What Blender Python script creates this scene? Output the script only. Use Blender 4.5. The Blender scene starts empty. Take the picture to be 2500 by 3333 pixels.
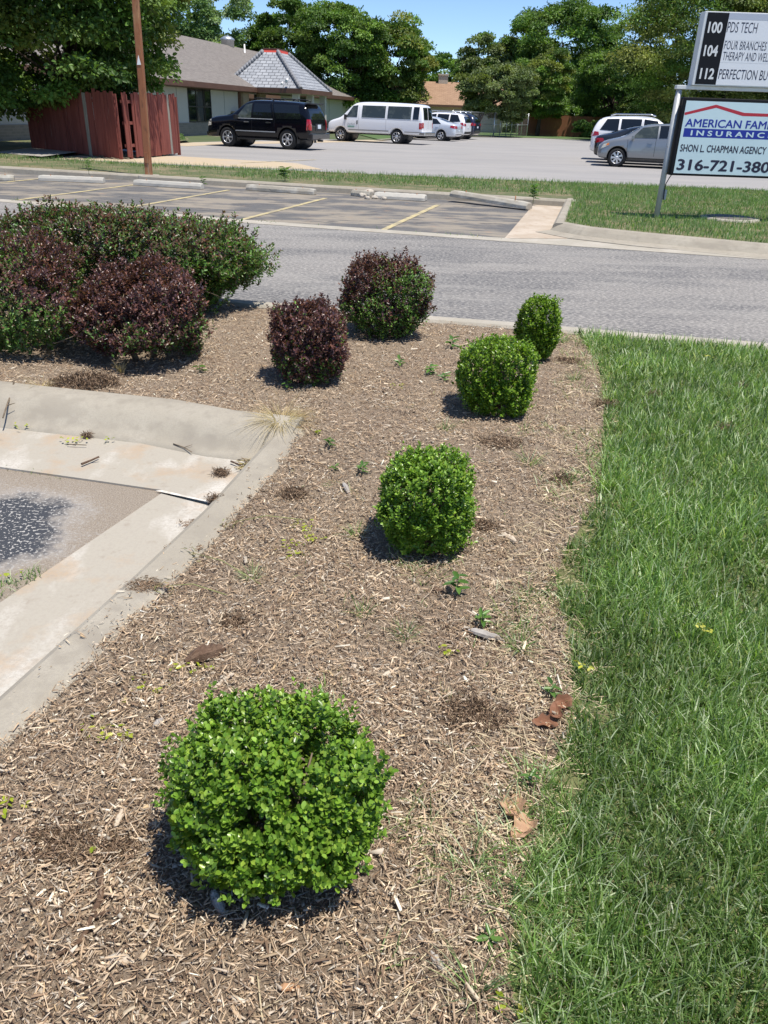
import bpy, bmesh, math, random
import numpy as np
from mathutils import Vector, Matrix, noise
from mathutils.bvhtree import BVHTree
rng = np.random.default_rng(7); random.seed(7)
R_ = math.radians
scene = bpy.context.scene
COL = scene.collection

# ---------------------------------------------------------------- camera, sky, sun
CAM_H, FPX, PITCH, ROLL = 1.6, 2530.0, R_(27.2), R_(2.0)
cF = np.array([0, math.cos(PITCH), -math.sin(PITCH)])
_R0 = np.array([1., 0, 0]); _U0 = np.array([0, math.sin(PITCH), math.cos(PITCH)])
cR = _R0 * math.cos(ROLL) + _U0 * math.sin(ROLL)
cU = -_R0 * math.sin(ROLL) + _U0 * math.cos(ROLL)
cam = bpy.data.cameras.new('camera'); cam_o = bpy.data.objects.new('camera', cam); COL.objects.link(cam_o)
m = Matrix([[cR[i], cU[i], -cF[i]] for i in range(3)]).to_4x4(); m.translation = (0, 0, CAM_H)
cam_o.matrix_world = m
cam.sensor_fit = 'VERTICAL'; cam.sensor_height = 24; cam.lens = 24 * FPX / 3333; cam.clip_end = 2000; cam.clip_start = .05
scene.camera = cam_o
SUN_EL = R_(72); SUN_DIR = Vector((.83, -.56, 0)).normalized()
world = bpy.data.worlds.new('World'); scene.world = world; world.use_nodes = True
wn = world.node_tree.nodes; sky = wn.new('ShaderNodeTexSky'); sky.sky_type = 'NISHITA'; sky.sun_disc = False
sky.sun_elevation = SUN_EL; sky.sun_rotation = math.atan2(SUN_DIR.x, SUN_DIR.y)
sky.altitude = 4000; sky.air_density = 1.0; sky.dust_density = 0; sky.ozone_density = 4
world.node_tree.links.new(sky.outputs[0], wn['Background'].inputs[0]); wn['Background'].inputs[1].default_value = .15
sl = bpy.data.lights.new('sun', 'SUN'); sl.energy = 4.9; sl.angle = R_(.5); sl.color = (1, .94, .84)
so = bpy.data.objects.new('sun', sl); COL.objects.link(so)
sd = Vector((SUN_DIR.x * math.cos(SUN_EL), SUN_DIR.y * math.cos(SUN_EL), math.sin(SUN_EL)))
so.rotation_euler = sd.to_track_quat('Z', 'Y').to_euler(); so.location = sd * 50
scene.view_settings.view_transform = 'Standard'; scene.view_settings.look = 'None'
scene.view_settings.exposure = .25; scene.view_settings.gamma = 1
scene.cycles.max_bounces = 6; scene.cycles.transparent_max_bounces = 6

# ---------------------------------------------------------------- measuring helpers
def sstep(a, b, t):
    t = np.clip((np.asarray(t, float) - a) / (b - a), 0, 1); return t * t * (3 - 2 * t)
def bed_h(x, y): return .10 * sstep(2.4, 3.7, .26 * np.asarray(x) + .966 * np.asarray(y))
def ray(px, py): return cF * FPX + cR * (px - 1250) - cU * (py - 1666.5)
def gnd(px, py, z=0.):
    d = ray(px, py); t = (z - CAM_H) / d[2]; return (d[0] * t, d[1] * t)
def bed(px, py):
    z = 0.
    for _ in range(12):
        x, y = gnd(px, py, z); z = .5 * z + .5 * float(bed_h(x, y))
    return Vector((x, y, float(bed_h(x, y))))
def aty(px, py, Y):
    d = ray(px, py); t = Y / d[1]; return (d[0] * t, CAM_H + d[2] * t)
AX = np.array([.966, -.26]); BX = np.array([.26, .966])

# ---------------------------------------------------------------- object helpers
def tag(o, label, cat, group=None):
    o['label'] = label; o['category'] = cat
    if group: o['group'] = group
    return o
def struct(o, kind='structure'):
    o['kind'] = kind; return o
def link(name, me, mat=None, parent=None):
    o = bpy.data.objects.new(name, me); COL.objects.link(o)
    if mat is not None:
        for mm in (mat if isinstance(mat, (list, tuple)) else [mat]): me.materials.append(mm)
    if parent: o.parent = parent
    return o
def thing(name, label, cat, loc=(0, 0, 0), rz=0, group=None):
    o = bpy.data.objects.new(name, None); COL.objects.link(o); o.location = loc; o.rotation_euler = (0, 0, rz)
    o.empty_display_size = .1
    return tag(o, label, cat, group)
def np_mesh(name, V, Q, tint=None):
    V = np.asarray(V, np.float32).reshape(-1, 3); Q = np.asarray(Q, np.int32); k = Q.shape[1]
    me = bpy.data.meshes.new(name)
    me.vertices.add(len(V)); me.vertices.foreach_set('co', V.ravel())
    me.loops.add(Q.size); me.loops.foreach_set('vertex_index', Q.ravel())
    me.polygons.add(len(Q)); me.polygons.foreach_set('loop_start', np.arange(0, Q.size, k, dtype=np.int32))
    me.update(calc_edges=True)
    if tint is not None:
        a = me.attributes.new('tint', 'FLOAT_COLOR', 'FACE')
        c = np.ones((len(Q), 4), np.float32); c[:, :3] = tint; a.data.foreach_set('color', c.ravel())
    return me
class MB:
    """collects boxes, prisms, lathes and tubes into one bmesh"""
    def __init__(s): s.bm = bmesh.new(); s.mi = 0
    def face(s, vs):
        f = s.bm.faces.new([s.bm.verts.new(v) for v in vs]); f.material_index = s.mi; return f
    def hexa(s, P):
        v = [s.bm.verts.new(p) for p in P]
        for q in ((3, 2, 1, 0), (4, 5, 6, 7), (0, 1, 5, 4), (1, 2, 6, 5), (2, 3, 7, 6), (3, 0, 4, 7)):
            f = s.bm.faces.new([v[i] for i in q]); f.material_index = s.mi
        return s
    def box(s, x0, x1, y0, y1, z0, z1, M=None):
        P = [Vector(p) for p in ((x0, y0, z0), (x1, y0, z0), (x1, y1, z0), (x0, y1, z0), (x0, y0, z1), (x1, y0, z1), (x1, y1, z1), (x0, y1, z1))]
        if M is not None: P = [M @ p for p in P]
        return s.hexa(P)
    def prism(s, pts, lo, hi, axis='z', M=None):
        def mk(p, h):
            v = {'z': (p[0], p[1], h), 'y': (p[0], h, p[1]), 'x': (h, p[0], p[1])}[axis]
            v = Vector(v); return M @ v if M is not None else v
        a = [s.bm.verts.new(mk(p, lo)) for p in pts]; b = [s.bm.verts.new(mk(p, hi)) for p in pts]; n = len(pts)
        for f in [a[::-1], b] + [[a[i], a[(i + 1) % n], b[(i + 1) % n], b[i]] for i in range(n)]:
            f = s.bm.faces.new(f); f.material_index = s.mi
        return s
    def tube(s, pts, rad, n=8, cap=True):
        pts = [Vector(p) for p in pts]; rings = []
        rad = rad if isinstance(rad, (list, tuple)) else [rad] * len(pts)
        for i, p in enumerate(pts):
            d = (pts[min(i + 1, len(pts) - 1)] - pts[max(i - 1, 0)]).normalized()
            a = d.orthogonal().normalized() if i == 0 else (prev - d * prev.dot(d)).normalized()
            prev = a; b = d.cross(a)
            rings.append([s.bm.verts.new(p + (a * math.cos(t) + b * math.sin(t)) * rad[i]) for t in [2 * math.pi * k / n for k in range(n)]])
        for r0, r1 in zip(rings, rings[1:]):
            for k in range(n):
                f = s.bm.faces.new([r0[k], r0[(k + 1) % n], r1[(k + 1) % n], r1[k]]); f.material_index = s.mi; f.smooth = True
        if cap:
            for r in (rings[0][::-1], rings[-1]): s.bm.faces.new(r).material_index = s.mi
        return s
    def lathe(s, prof, n=24, M=None, smooth=True, cap=True):
        rings = []
        for r, h in prof:
            ring = [Vector((r * math.cos(2 * math.pi * k / n), r * math.sin(2 * math.pi * k / n), h)) for k in range(n)]
            rings.append([s.bm.verts.new(M @ p if M is not None else p) for p in ring])
        for r0, r1 in zip(rings, rings[1:]):
            for k in range(n):
                f = s.bm.faces.new([r0[k], r0[(k + 1) % n], r1[(k + 1) % n], r1[k]]); f.material_index = s.mi; f.smooth = smooth
        if cap: s.bm.faces.new(rings[0][::-1]).material_index = s.mi; s.bm.faces.new(rings[-1]).material_index = s.mi
        return s
    def done(s, name, mat, parent=None, bevel=0, recalc=True):
        if recalc: bmesh.ops.recalc_face_normals(s.bm, faces=s.bm.faces[:])
        me = bpy.data.meshes.new(name); s.bm.to_mesh(me); s.bm.free()
        o = link(name, me, mat, parent)
        if bevel:
            b = o.modifiers.new('bevel', 'BEVEL'); b.width = bevel; b.segments = 2; b.limit_method = 'ANGLE'
        return o
def grid_poly(pts, step, hole=None):
    bm = bmesh.new(); bm.faces.new([bm.verts.new((p[0], p[1], 0)) for p in pts])
    xs = [p[0] for p in pts]; ys = [p[1] for p in pts]
    for ax, lo, hi in ((0, min(xs), max(xs)), (1, min(ys), max(ys))):
        t = lo + step
        while t < hi:
            co = [0, 0, 0]; co[ax] = t; no = [0, 0, 0]; no[ax] = 1
            bmesh.ops.bisect_plane(bm, geom=bm.verts[:] + bm.edges[:] + bm.faces[:], plane_co=co, plane_no=no); t += step
    return bm
def in_poly(P, poly):
    poly = np.asarray(poly, float); x, y = P[:, 0], P[:, 1]; c = np.zeros(len(P), bool); n = len(poly)
    for i in range(n):
        x0, y0 = poly[i]; x1, y1 = poly[i - 1]
        if y0 == y1: continue
        c ^= ((y0 > y) != (y1 > y)) & (x < (x1 - x0) * (y - y0) / (y1 - y0) + x0)
    return c
def scatter(poly, n):
    poly = np.asarray(poly, float); lo, hi = poly.min(0), poly.max(0)
    P = rng.uniform(lo, hi, (n, 2)); return P[in_poly(P, poly)]
def sheet(name, pts, z, mat, step=None, skirt=0):
    bm = grid_poly(pts, step) if step else grid_poly(pts, 1e9)
    for v in bm.verts: v.co.z = z
    bmesh.ops.recalc_face_normals(bm, faces=bm.faces[:])
    if bm.faces[0].normal.z < 0: bmesh.ops.reverse_faces(bm, faces=bm.faces[:])
    if skirt:
        r = bmesh.ops.extrude_edge_only(bm, edges=[e for e in bm.edges if e.is_boundary])
        for v in r['geom']:
            if isinstance(v, bmesh.types.BMVert): v.co.z -= skirt
        bmesh.ops.recalc_face_normals(bm, faces=bm.faces[:])
    bmesh.ops.triangulate(bm, faces=[f for f in bm.faces if len(f.verts) > 4])
    me = bpy.data.meshes.new(name); bm.to_mesh(me); bm.free()
    return struct(link(name, me, mat))
def sweep(name, path, prof, mat, smooth=False):
    """profile (offset to the left of the path, height) along a ground path; prof may be a function of the path fraction"""
    path = [Vector((p[0], p[1], p[2] if len(p) > 2 else 0)) for p in path]; bm = bmesh.new(); rows = []
    for i, p in enumerate(path):
        d = (path[min(i + 1, len(path) - 1)] - path[max(i - 1, 0)]); d.z = 0; d.normalize(); nrm = Vector((-d.y, d.x, 0))
        pr = prof(i / (len(path) - 1)) if callable(prof) else prof
        rows.append([bm.verts.new(p + nrm * o + Vector((0, 0, h))) for o, h in pr])
    for a, b in zip(rows, rows[1:]):
        for k in range(len(a) - 1): bm.faces.new([a[k], a[k + 1], b[k + 1], b[k]])
    for f in bm.faces: f.smooth = smooth
    bm.faces.new(rows[0]); bm.faces.new(rows[-1][::-1])
    bmesh.ops.recalc_face_normals(bm, faces=bm.faces[:])
    me = bpy.data.meshes.new(name); bm.to_mesh(me); bm.free()
    return struct(link(name, me, mat))
def densify(path, step):
    out = []
    for a, b in zip(path, path[1:]):
        a = Vector(a); b = Vector(b); k = max(1, int((b - a).length / step))
        out += [a.lerp(b, i / k) for i in range(k)]
    return out + [Vector(path[-1])]

# ---------------------------------------------------------------- materials
def M(name, base, layers=(), rough=.8, bump=None, metal=0, spec=.5, coat=0, coord='Object', alpha=None):
    """base colour with noise layers: (scale, stretch xyz, lo, hi, colour, amount[, detail])"""
    mt = bpy.data.materials.new(name); mt.use_nodes = True; nt = mt.node_tree; N = nt.nodes; L = nt.links
    bs = N['Principled BSDF']; bs.inputs['Roughness'].default_value = rough; bs.inputs['Metallic'].default_value = metal
    bs.inputs['Specular IOR Level'].default_value = spec; bs.inputs['Coat Weight'].default_value = coat
    tc = N.new('ShaderNodeTexCoord')
    def noise_n(scale, stretch, detail=6, rgh=.6):
        mp = N.new('ShaderNodeMapping'); mp.inputs['Scale'].default_value = stretch
        L.new(tc.outputs[coord], mp.inputs[0]); no = N.new('ShaderNodeTexNoise')
        no.inputs['Scale'].default_value = scale; no.inputs['Detail'].default_value = detail; no.inputs['Roughness'].default_value = rgh
        L.new(mp.outputs[0], no.inputs['Vector']); return no.outputs['Fac']
    rgb = N.new('ShaderNodeRGB'); rgb.outputs[0].default_value = (*base, 1); cur = rgb.outputs[0]
    for ly in layers:
        sc, st, lo, hi, c, amt = ly[:6]; det = ly[6] if len(ly) > 6 else 6
        f = noise_n(sc, st if isinstance(st, tuple) else (st, st, st), det)
        mr = N.new('ShaderNodeMapRange'); mr.inputs['From Min'].default_value = lo; mr.inputs['From Max'].default_value = hi
        mr.inputs['To Max'].default_value = amt; L.new(f, mr.inputs['Value'])
        mx = N.new('ShaderNodeMix'); mx.data_type = 'RGBA'; L.new(mr.outputs[0], mx.inputs['Factor'])
        L.new(cur, mx.inputs['A']); mx.inputs['B'].default_value = (*c, 1); cur = mx.outputs['Result']
    L.new(cur, bs.inputs['Base Color'])
    if bump:
        sc, stg, dist = bump[:3]; st = bump[3] if len(bump) > 3 else (1, 1, 1)
        b = N.new('ShaderNodeBump'); b.inputs['Strength'].default_value = stg; b.inputs['Distance'].default_value = dist
        L.new(noise_n(sc, st, 8, .7), b.inputs['Height']); L.new(b.outputs[0], bs.inputs['Normal'])
    if alpha is not None: bs.inputs['Alpha'].default_value = alpha
    mt['cur'] = 1
    return mt
def leaf_mat(name, rough=.45, trans=.3, spec=.4):
    mt = bpy.data.materials.new(name); mt.use_nodes = True; nt = mt.node_tree; N = nt.nodes; L = nt.links
    bs = N['Principled BSDF']; out = N['Material Output']; bs.inputs['Roughness'].default_value = rough
    bs.inputs['Specular IOR Level'].default_value = spec
    at = N.new('ShaderNodeAttribute'); at.attribute_name = 'tint'; L.new(at.outputs['Color'], bs.inputs['Base Color'])
    if trans:
        tr = N.new('ShaderNodeBsdfTranslucent'); ml = N.new('ShaderNodeMix'); ml.data_type = 'RGBA'; ml.blend_type = 'MULTIPLY'
        ml.inputs['Factor'].default_value = 1; L.new(at.outputs['Color'], ml.inputs['A']); ml.inputs['B'].default_value = (1.5, 1.5, .7, 1)
        L.new(ml.outputs['Result'], tr.inputs['Color'])
        mx = N.new('ShaderNodeMixShader'); mx.inputs[0].default_value = trans
        L.new(bs.outputs[0], mx.inputs[1]); L.new(tr.outputs[0], mx.inputs[2]); L.new(mx.outputs[0], out.inputs[0])
    return mt
def brick_mat(name, c1, c2, mortar, sx, bw, bh, coord='Object', rough=.85, ms=.012, bumpd=0):
    mt = bpy.data.materials.new(name); mt.use_nodes = True; nt = mt.node_tree; N = nt.nodes; L = nt.links
    bs = N['Principled BSDF']; bs.inputs['Roughness'].default_value = rough
    uv = N.new('ShaderNodeUVMap'); br = N.new('ShaderNodeTexBrick'); L.new(uv.outputs[0], br.inputs['Vector'])
    br.inputs['Color1'].default_value = (*c1, 1); br.inputs['Color2'].default_value = (*c2, 1); br.inputs['Mortar'].default_value = (*mortar, 1)
    br.inputs['Scale'].default_value = sx; br.inputs['Brick Width'].default_value = bw; br.inputs['Row Height'].default_value = bh
    br.inputs['Mortar Size'].default_value = ms; br.inputs['Bias'].default_value = 0
    L.new(br.outputs['Color'], bs.inputs['Base Color'])
    if bumpd:
        b = N.new('ShaderNodeBump'); b.inputs['Distance'].default_value = bumpd; b.invert = True
        L.new(br.outputs['Fac'], b.inputs['Height']); L.new(b.outputs[0], bs.inputs['Normal'])
    return mt
LEAF = leaf_mat('boxwood_leaf', .32, .28, .5)
TLEAF = leaf_mat('tree_leaf', .5, .3, .35)
GRASS = leaf_mat('grass_blade', .38, .42, .45)
DRY = leaf_mat('dry_fibre', .85, 0, .15)
WHITE_LN = (.5, .45, .36)
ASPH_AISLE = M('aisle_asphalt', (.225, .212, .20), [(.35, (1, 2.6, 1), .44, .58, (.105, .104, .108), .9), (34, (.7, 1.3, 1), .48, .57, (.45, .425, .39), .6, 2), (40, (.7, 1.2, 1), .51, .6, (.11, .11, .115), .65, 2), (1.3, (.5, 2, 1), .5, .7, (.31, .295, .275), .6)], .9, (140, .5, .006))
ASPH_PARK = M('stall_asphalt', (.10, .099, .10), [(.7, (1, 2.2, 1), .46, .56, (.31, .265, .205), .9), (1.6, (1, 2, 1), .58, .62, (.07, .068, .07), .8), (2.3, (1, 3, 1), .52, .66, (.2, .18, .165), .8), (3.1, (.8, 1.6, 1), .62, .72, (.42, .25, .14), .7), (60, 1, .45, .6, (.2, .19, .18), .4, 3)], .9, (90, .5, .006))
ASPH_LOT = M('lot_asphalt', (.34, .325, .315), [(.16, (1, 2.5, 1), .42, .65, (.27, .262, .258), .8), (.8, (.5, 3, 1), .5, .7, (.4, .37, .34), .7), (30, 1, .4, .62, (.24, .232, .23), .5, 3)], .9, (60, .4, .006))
ASPH_NEAR = M('patched_asphalt', (.36, .3, .235), [(150, 1, .4, .62, (.19, .155, .125), .75, 3), (1.9, 1, .5, .58, (.05, .055, .066), .0), (220, 1, .58, .66, (.55, .5, .44), .7, 2)], .95, (180, .9, .008))
CONC = M('weathered_concrete', (.385, .355, .295), [(2.2, 1, .45, .68, (.53, .49, .43), .7), (5, (1, 1, 1), .55, .72, (.36, .29, .22), .6), (70, 1, .45, .62, (.33, .295, .25), .5, 3)], .92, (160, .35, .004))
CONC_APRON = M('apron_concrete', (.40, .365, .305), [(1.6, (1.4, .7, 1), .5, .62, (.62, .59, .54), .75), (3.3, 1, .52, .64, (.42, .31, .21), .75), (90, 1, .45, .62, (.36, .32, .27), .5, 3), (14, 1, .6, .7, (.3, .25, .2), .5)], .92, (200, .35, .004))
CONC_KERB = M('kerb_concrete', (.345, .31, .25), [(1.6, 1, .45, .65, (.42, .385, .32), .7), (3.5, (1, 1, 2), .5, .62, (.27, .24, .195), .6), (14, 1, .5, .66, (.28, .25, .205), .6), (120, 1, .45, .62, (.3, .27, .23), .45, 3)], .92, (180, .4, .004))
BEIGE = M('beige_slab', (.5, .4, .27), [(.7, 1, .45, .65, (.44, .38, .31), .8), (25, 1, .45, .6, (.4, .33, .24), .4)], .92)
MULCH = M('mulch_soil', (.26, .20, .14), [(2.6, 1, .45, .62, (.19, .13, .085), .8), (60, 1, .45, .6, (.42, .33, .245), .7), (160, (1, 3, 1), .5, .6, (.10, .07, .05), .7), (220, (3, 1, 1), .56, .62, (.55, .45, .36), .7)], .95, (110, 1, .015))
SOIL_LAWN = M('lawn_soil', (.12, .16, .05), [(6, 1, .4, .6, (.19, .16, .085), .7), (40, 1, .45, .6, (.07, .08, .03), .6)], .95)
STRIPTURF = M('turf_soil', (.12, .13, .055), [(1.2, 1, .45, .62, (.3, .22, .14), .8), (14, 1, .4, .6, (.06, .09, .03), .6)], .95)
GROUND = M('far_ground', (.07, .1, .035), [(.3, 1, .4, .6, (.1, .12, .05), .8)], .95)
YELLOW = M('yellow_line_paint', (.58, .48, .24), [(5, 1, .44, .58, (.24, .215, .17), .8), (40, 1, .46, .58, (.38, .33, .22), .7)], .8)
STOPC = M('stop_concrete', (.35, .32, .265), [(4, 1, .5, .65, (.5, .48, .43), .7), (20, 1, .55, .7, (.34, .3, .25), .6)], .9, (60, .4, .005))
BARKM = M('tree_bark', (.10, .075, .055), [(8, (1, 1, .2), .4, .6, (.05, .04, .03), .8)], .95, (20, .8, .03))
TWIG = M('grey_twig', (.22, .17, .12), [(20, (1, 1, .3), .4, .6, (.12, .09, .06), .8)], .9)

# ================================================================ SETTING
g = sheet('ground', [(-400, -60), (400, -60), (400, 500), (-400, 500)], -.035, GROUND)
def along(x0, y0, *ts): return [tuple(np.array([x0, y0]) + AX * t) for t in ts]
# drive aisle, parking row, far lot
AIS_FAR = [(-16, 17.0), (-6.9, 14.45), (-2.39, 12.8), (1.61, 11.75), (5.05, 10.9), (16, 7.9)]
bed_far = [(-6, 7.6), (-1.275, 6.66), (.28, 6.32), (.98, 6.2), (1.9, 6.0), (2.8, 5.83), (6, 5.2), (9, 4.6)]
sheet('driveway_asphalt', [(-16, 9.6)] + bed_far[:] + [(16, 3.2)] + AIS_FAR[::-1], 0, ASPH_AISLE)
strip_back = [(p[0] + .09, p[1] + .33) for p in AIS_FAR]
sheet('concrete_strip', AIS_FAR + strip_back[::-1], .004, CONC)
PARK = strip_back[:4] + [(1.95, 12.1), (3.1, 17.35)] + [(-6, 19.8), (-16, 22.6)]
sheet('gutter_slab', [(1.3, 11.72), (5.05, 10.8), (16, 7.8), (16, 9), (5.05, 12), (2.5, 13.3)], -.003, CONC)
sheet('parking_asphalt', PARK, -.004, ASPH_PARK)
sheet('drain_pavement', [(1.64, 12.1), (2.6, 12.3), (3.05, 14.6), (3.8, 17.8), (3.0, 17.8)], 0, M('orange_stained_concrete', (.43, .355, .275), [(1.6, 1, .45, .6, (.52, .45, .37), .8), (9, 1, .55, .68, (.35, .22, .14), .6)], .92))
LOT_NEAR = [(-11, 24.7), (-6.13, 23.8), (-.68, 22.95), (4.3, 22.5), (9.75, 21.9), (45, 18)]
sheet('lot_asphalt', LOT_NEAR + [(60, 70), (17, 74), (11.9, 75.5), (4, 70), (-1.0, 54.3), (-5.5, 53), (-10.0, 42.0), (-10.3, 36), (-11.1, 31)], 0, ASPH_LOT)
sheet('concrete_pad', [(-10.6, 26.2), (-4.0, 25.3), (-2.2, 25.6), (-3.3, 28.3), (-7.5, 29.8), (-10.6, 29.4)], .005, BEIGE)
sheet('walkway', [(-10.6, 38.2), (-9.2, 37.6), (-8.4, 40), (-.4, 54), (-1.8, 55.2), (-9.9, 42)], .006, BEIGE)
# line paint: four stall lines and a faint one in the far lot
def stripe(name, p0, p1, w, z):
    p0 = np.array(p0); p1 = np.array(p1); d = (p1 - p0) / np.linalg.norm(p1 - p0); n = np.array([-d[1], d[0]]) * w / 2
    return sheet(name, [tuple(p0 + n), tuple(p0 - n), tuple(p1 - n), tuple(p1 + n)], z, YELLOW)
for p0, p1 in (((-9.1, 15.6), (-8.1, 19.5)), ((-6.75, 14.85), (-5.75, 18.75)), ((-4.6, 14.25), (-3.6, 18.1)), ((-2.45, 13.15), (-1.42, 17.07)), ((-.2, 12.4), (.87, 16.57)), ((-11.4, 16.4), (-10.4, 20.2))):
    stripe('stall_line', p0, p1, .1, .002)
stripe('lot_line', (-5.0, 27.3), (-2.9, 30.6), .1, .012)
# planted island beyond the stalls and the grass strip
ISL = [(2.62, 13.15), (2.9, 12.85), (3.6, 12.35), (5.05, 11.6), (16, 8.6), (46, 3), (45, 18)] + LOT_NEAR[::-1] + [(-11.2, 31), (-10.4, 36), (-10.1, 42), (-12.6, 50), (-13.4, 49.5), (-19, 23.8), (-16, 22.9), (-6, 20.1), (3.15, 17.6), (3.72, 17.6)]
bm = grid_poly(ISL, .6)
for v in bm.verts: v.co.z = .1
bmesh.ops.recalc_face_normals(bm, faces=bm.faces[:])
if bm.faces[0].normal.z < 0: bmesh.ops.reverse_faces(bm, faces=bm.faces[:])
me = bpy.data.meshes.new('turf_island'); bm.to_mesh(me); bm.free(); struct(link('turf_island', me, STRIPTURF))
KP = [(0, -.03), (.02, .09), (.06, .125), (.17, .13), (.2, .06)]
ROLLK = [(-.32, -.02), (-.32, .006), (-.02, .02), (.06, .085), (.13, .125), (.28, .13), (.3, .05)]
sweep('island_kerb', densify([(16, 8.35, 0), (5.05, 11.32, 0), (3.6, 12.05, 0), (2.85, 12.55, 0), (2.5, 13.1, 0)], .5)[::-1], ROLLK, CONC_KERB)
sweep('side_kerb', densify([(2.5, 13.1, 0), (3.55, 17.5, 0)], .5)[::-1], KP, CONC_KERB)
sweep('stall_kerb', densify([(-30, 26.1, 0), (-16, 22.4, 0), (-6, 19.6, 0), (3.1, 17.15, 0), (3.66, 16.98, 0)], .6), KP, CONC_KERB)
# planting bed and lawn share one ground line
GB = [bed(x, y) for x, y in ((1880, 1085), (1950, 1205), (1965, 1311), (1959, 1507), (1944, 1628), (1840, 1800), (1808, 1884), (1853, 2110), (1866, 2351), (1760, 2562), (1755, 2713), (1680, 2939), (1650, 3165), (1690, 3333))]
GB = [(p.x, p.y) for p in GB]
def kx(y): return -1.05 + .28 * (y - 1.63)
KBACK = [(-5.5, 5.06), (-2.27, 4.36), (-1.63, 4.2), (-1.125, 4.06), (-.71, 3.88), (-.50, 3.78)]
BED = [(kx(-1.2), -1.2), (kx(.5), .5), (kx(2.1), 2.1), (kx(3.2), 3.2), (-.46, 3.72)] + KBACK[::-1] + [(-6, 5.2), (-6, 7.55), (-1.29, 6.61), (.27, 6.27), (.97, 6.15), (1.75, 6.0)] + GB + [(.3, .3), (.3, -1.2)]
LAWN = [(1.75, 6.0), (2.8, 5.80), (6, 5.17), (6, -1.2), (.3, -1.2), (.3, .3)] + GB[::-1]
def bumpy(x, y, amp): return amp * (noise.noise((x * 3.1, y * 3.1, 0)) + .6 * noise.noise((x * 9, y * 9, 3)))
for nm, poly, mt, st, amp in (('mulch_bed', BED, MULCH, .045, .018), ('lawn', LAWN, SOIL_LAWN, .08, .010)):
    bm = grid_poly(poly, st)
    for v in bm.verts: v.co.z = float(bed_h(v.co.x, v.co.y)) + bumpy(v.co.x, v.co.y, amp)
    bmesh.ops.recalc_face_normals(bm, faces=bm.faces[:])
    if sum(f.normal.z for f in bm.faces) < 0: bmesh.ops.reverse_faces(bm, faces=bm.faces[:])
    for f in bm.faces: f.smooth = True
    me = bpy.data.meshes.new(nm); bm.to_mesh(me); bm.free(); struct(link(nm, me, mt))
sweep('bed_kerb', densify([Vector((x, y, 0)) for x, y in bed_far], .4)[::-1], [(0.02, -.03), (.02, .10), (-.0, .122), (-.12, .122), (-.13, .08)], CONC)
# near-left: patched asphalt, apron slabs, flush kerb and rolled kerb
sheet('old_asphalt', [(-6, -1.5), (-2.6, -1.5), (-1.30, 2.25), (-1.0, 3.18), (-.98, 3.3), (-1.4, 3.36), (-1.87, 3.5), (-6, 4.45)], 0, ASPH_NEAR)
def seal_patch(mt, cx, cy, r):
    """a worn patch of dark sealer with an uneven edge and pale stones showing through"""
    nt = mt.node_tree; N = nt.nodes; L = nt.links; bs = N['Principled BSDF']; old = bs.inputs['Base Color'].links[0].from_socket
    tc = N.new('ShaderNodeTexCoord'); ds = N.new('ShaderNodeVectorMath'); ds.operation = 'DISTANCE'; ds.inputs[1].default_value = (cx, cy, 0); L.new(tc.outputs['Object'], ds.inputs[0])
    n1 = N.new('ShaderNodeTexNoise'); n1.inputs['Scale'].default_value = 5; n1.inputs['Detail'].default_value = 9; n1.inputs['Roughness'].default_value = .75; L.new(tc.outputs['Object'], n1.inputs['Vector'])
    def math_(op, a, b):
        n = N.new('ShaderNodeMath'); n.operation = op
        for k, v in enumerate((a, b)):
            if isinstance(v, float): n.inputs[k].default_value = v
            else: L.new(v, n.inputs[k])
        return n.outputs[0]
    d = math_('ADD', ds.outputs['Value'], math_('MULTIPLY', n1.outputs['Fac'], .55))
    def band(lo, hi, col, cur, amt=1., src=None):
        mr = N.new('ShaderNodeMapRange'); mr.inputs['From Min'].default_value = hi; mr.inputs['From Max'].default_value = lo; mr.inputs['To Max'].default_value = amt; L.new(src or d, mr.inputs['Value'])
        mx = N.new('ShaderNodeMix'); mx.data_type = 'RGBA'; L.new(mr.outputs[0], mx.inputs['Factor']); L.new(cur, mx.inputs['A']); mx.inputs['B'].default_value = (*col, 1); return mx.outputs['Result']
    cur = band(r + .26, r + .40, (.40, .37, .34), old, .75); cur = band(r + .20, r + .30, (.055, .06, .072), cur)
    n2 = N.new('ShaderNodeTexNoise'); n2.inputs['Scale'].default_value = 75; n2.inputs['Detail'].default_value = 3; L.new(tc.outputs['Object'], n2.inputs['Vector'])
    near = N.new('ShaderNodeMapRange'); near.inputs['From Min'].default_value = r + .5; near.inputs['From Max'].default_value = r + .15; L.new(d, near.inputs['Value'])
    sp = math_('MULTIPLY', near.outputs[0], math_('GREATER_THAN', n2.outputs['Fac'], .585)); mx = N.new('ShaderNodeMix'); mx.data_type = 'RGBA'; L.new(sp, mx.inputs['Factor']); L.new(cur, mx.inputs['A']); mx.inputs['B'].default_value = (.5, .48, .45, 1)
    L.new(mx.outputs['Result'], bs.inputs['Base Color'])
seal_patch(ASPH_NEAR, *gnd(-70, 1725), .36)
sheet('concrete_apron', [(-2.75, -1.5), (-1.86, -1.5), (kx(1) - .12, 1), (kx(3.05) - .11, 3.02), (-.66, 3.05), (-1.03, 3.21), (-1.37, 2.25)], .006, CONC_APRON, skirt=.03)
sheet('gutter_pan', [(-6, 4.37), (-1.87, 3.43), (-1.38, 3.32), (-1.04, 3.24), (-.64, 3.07), (-.6, 3.1), (-.43, 3.62), (-.93, 3.66), (-1.29, 3.80), (-2.09, 3.95), (-6, 4.85)], .010, CONC_APRON, skirt=.03)
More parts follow.
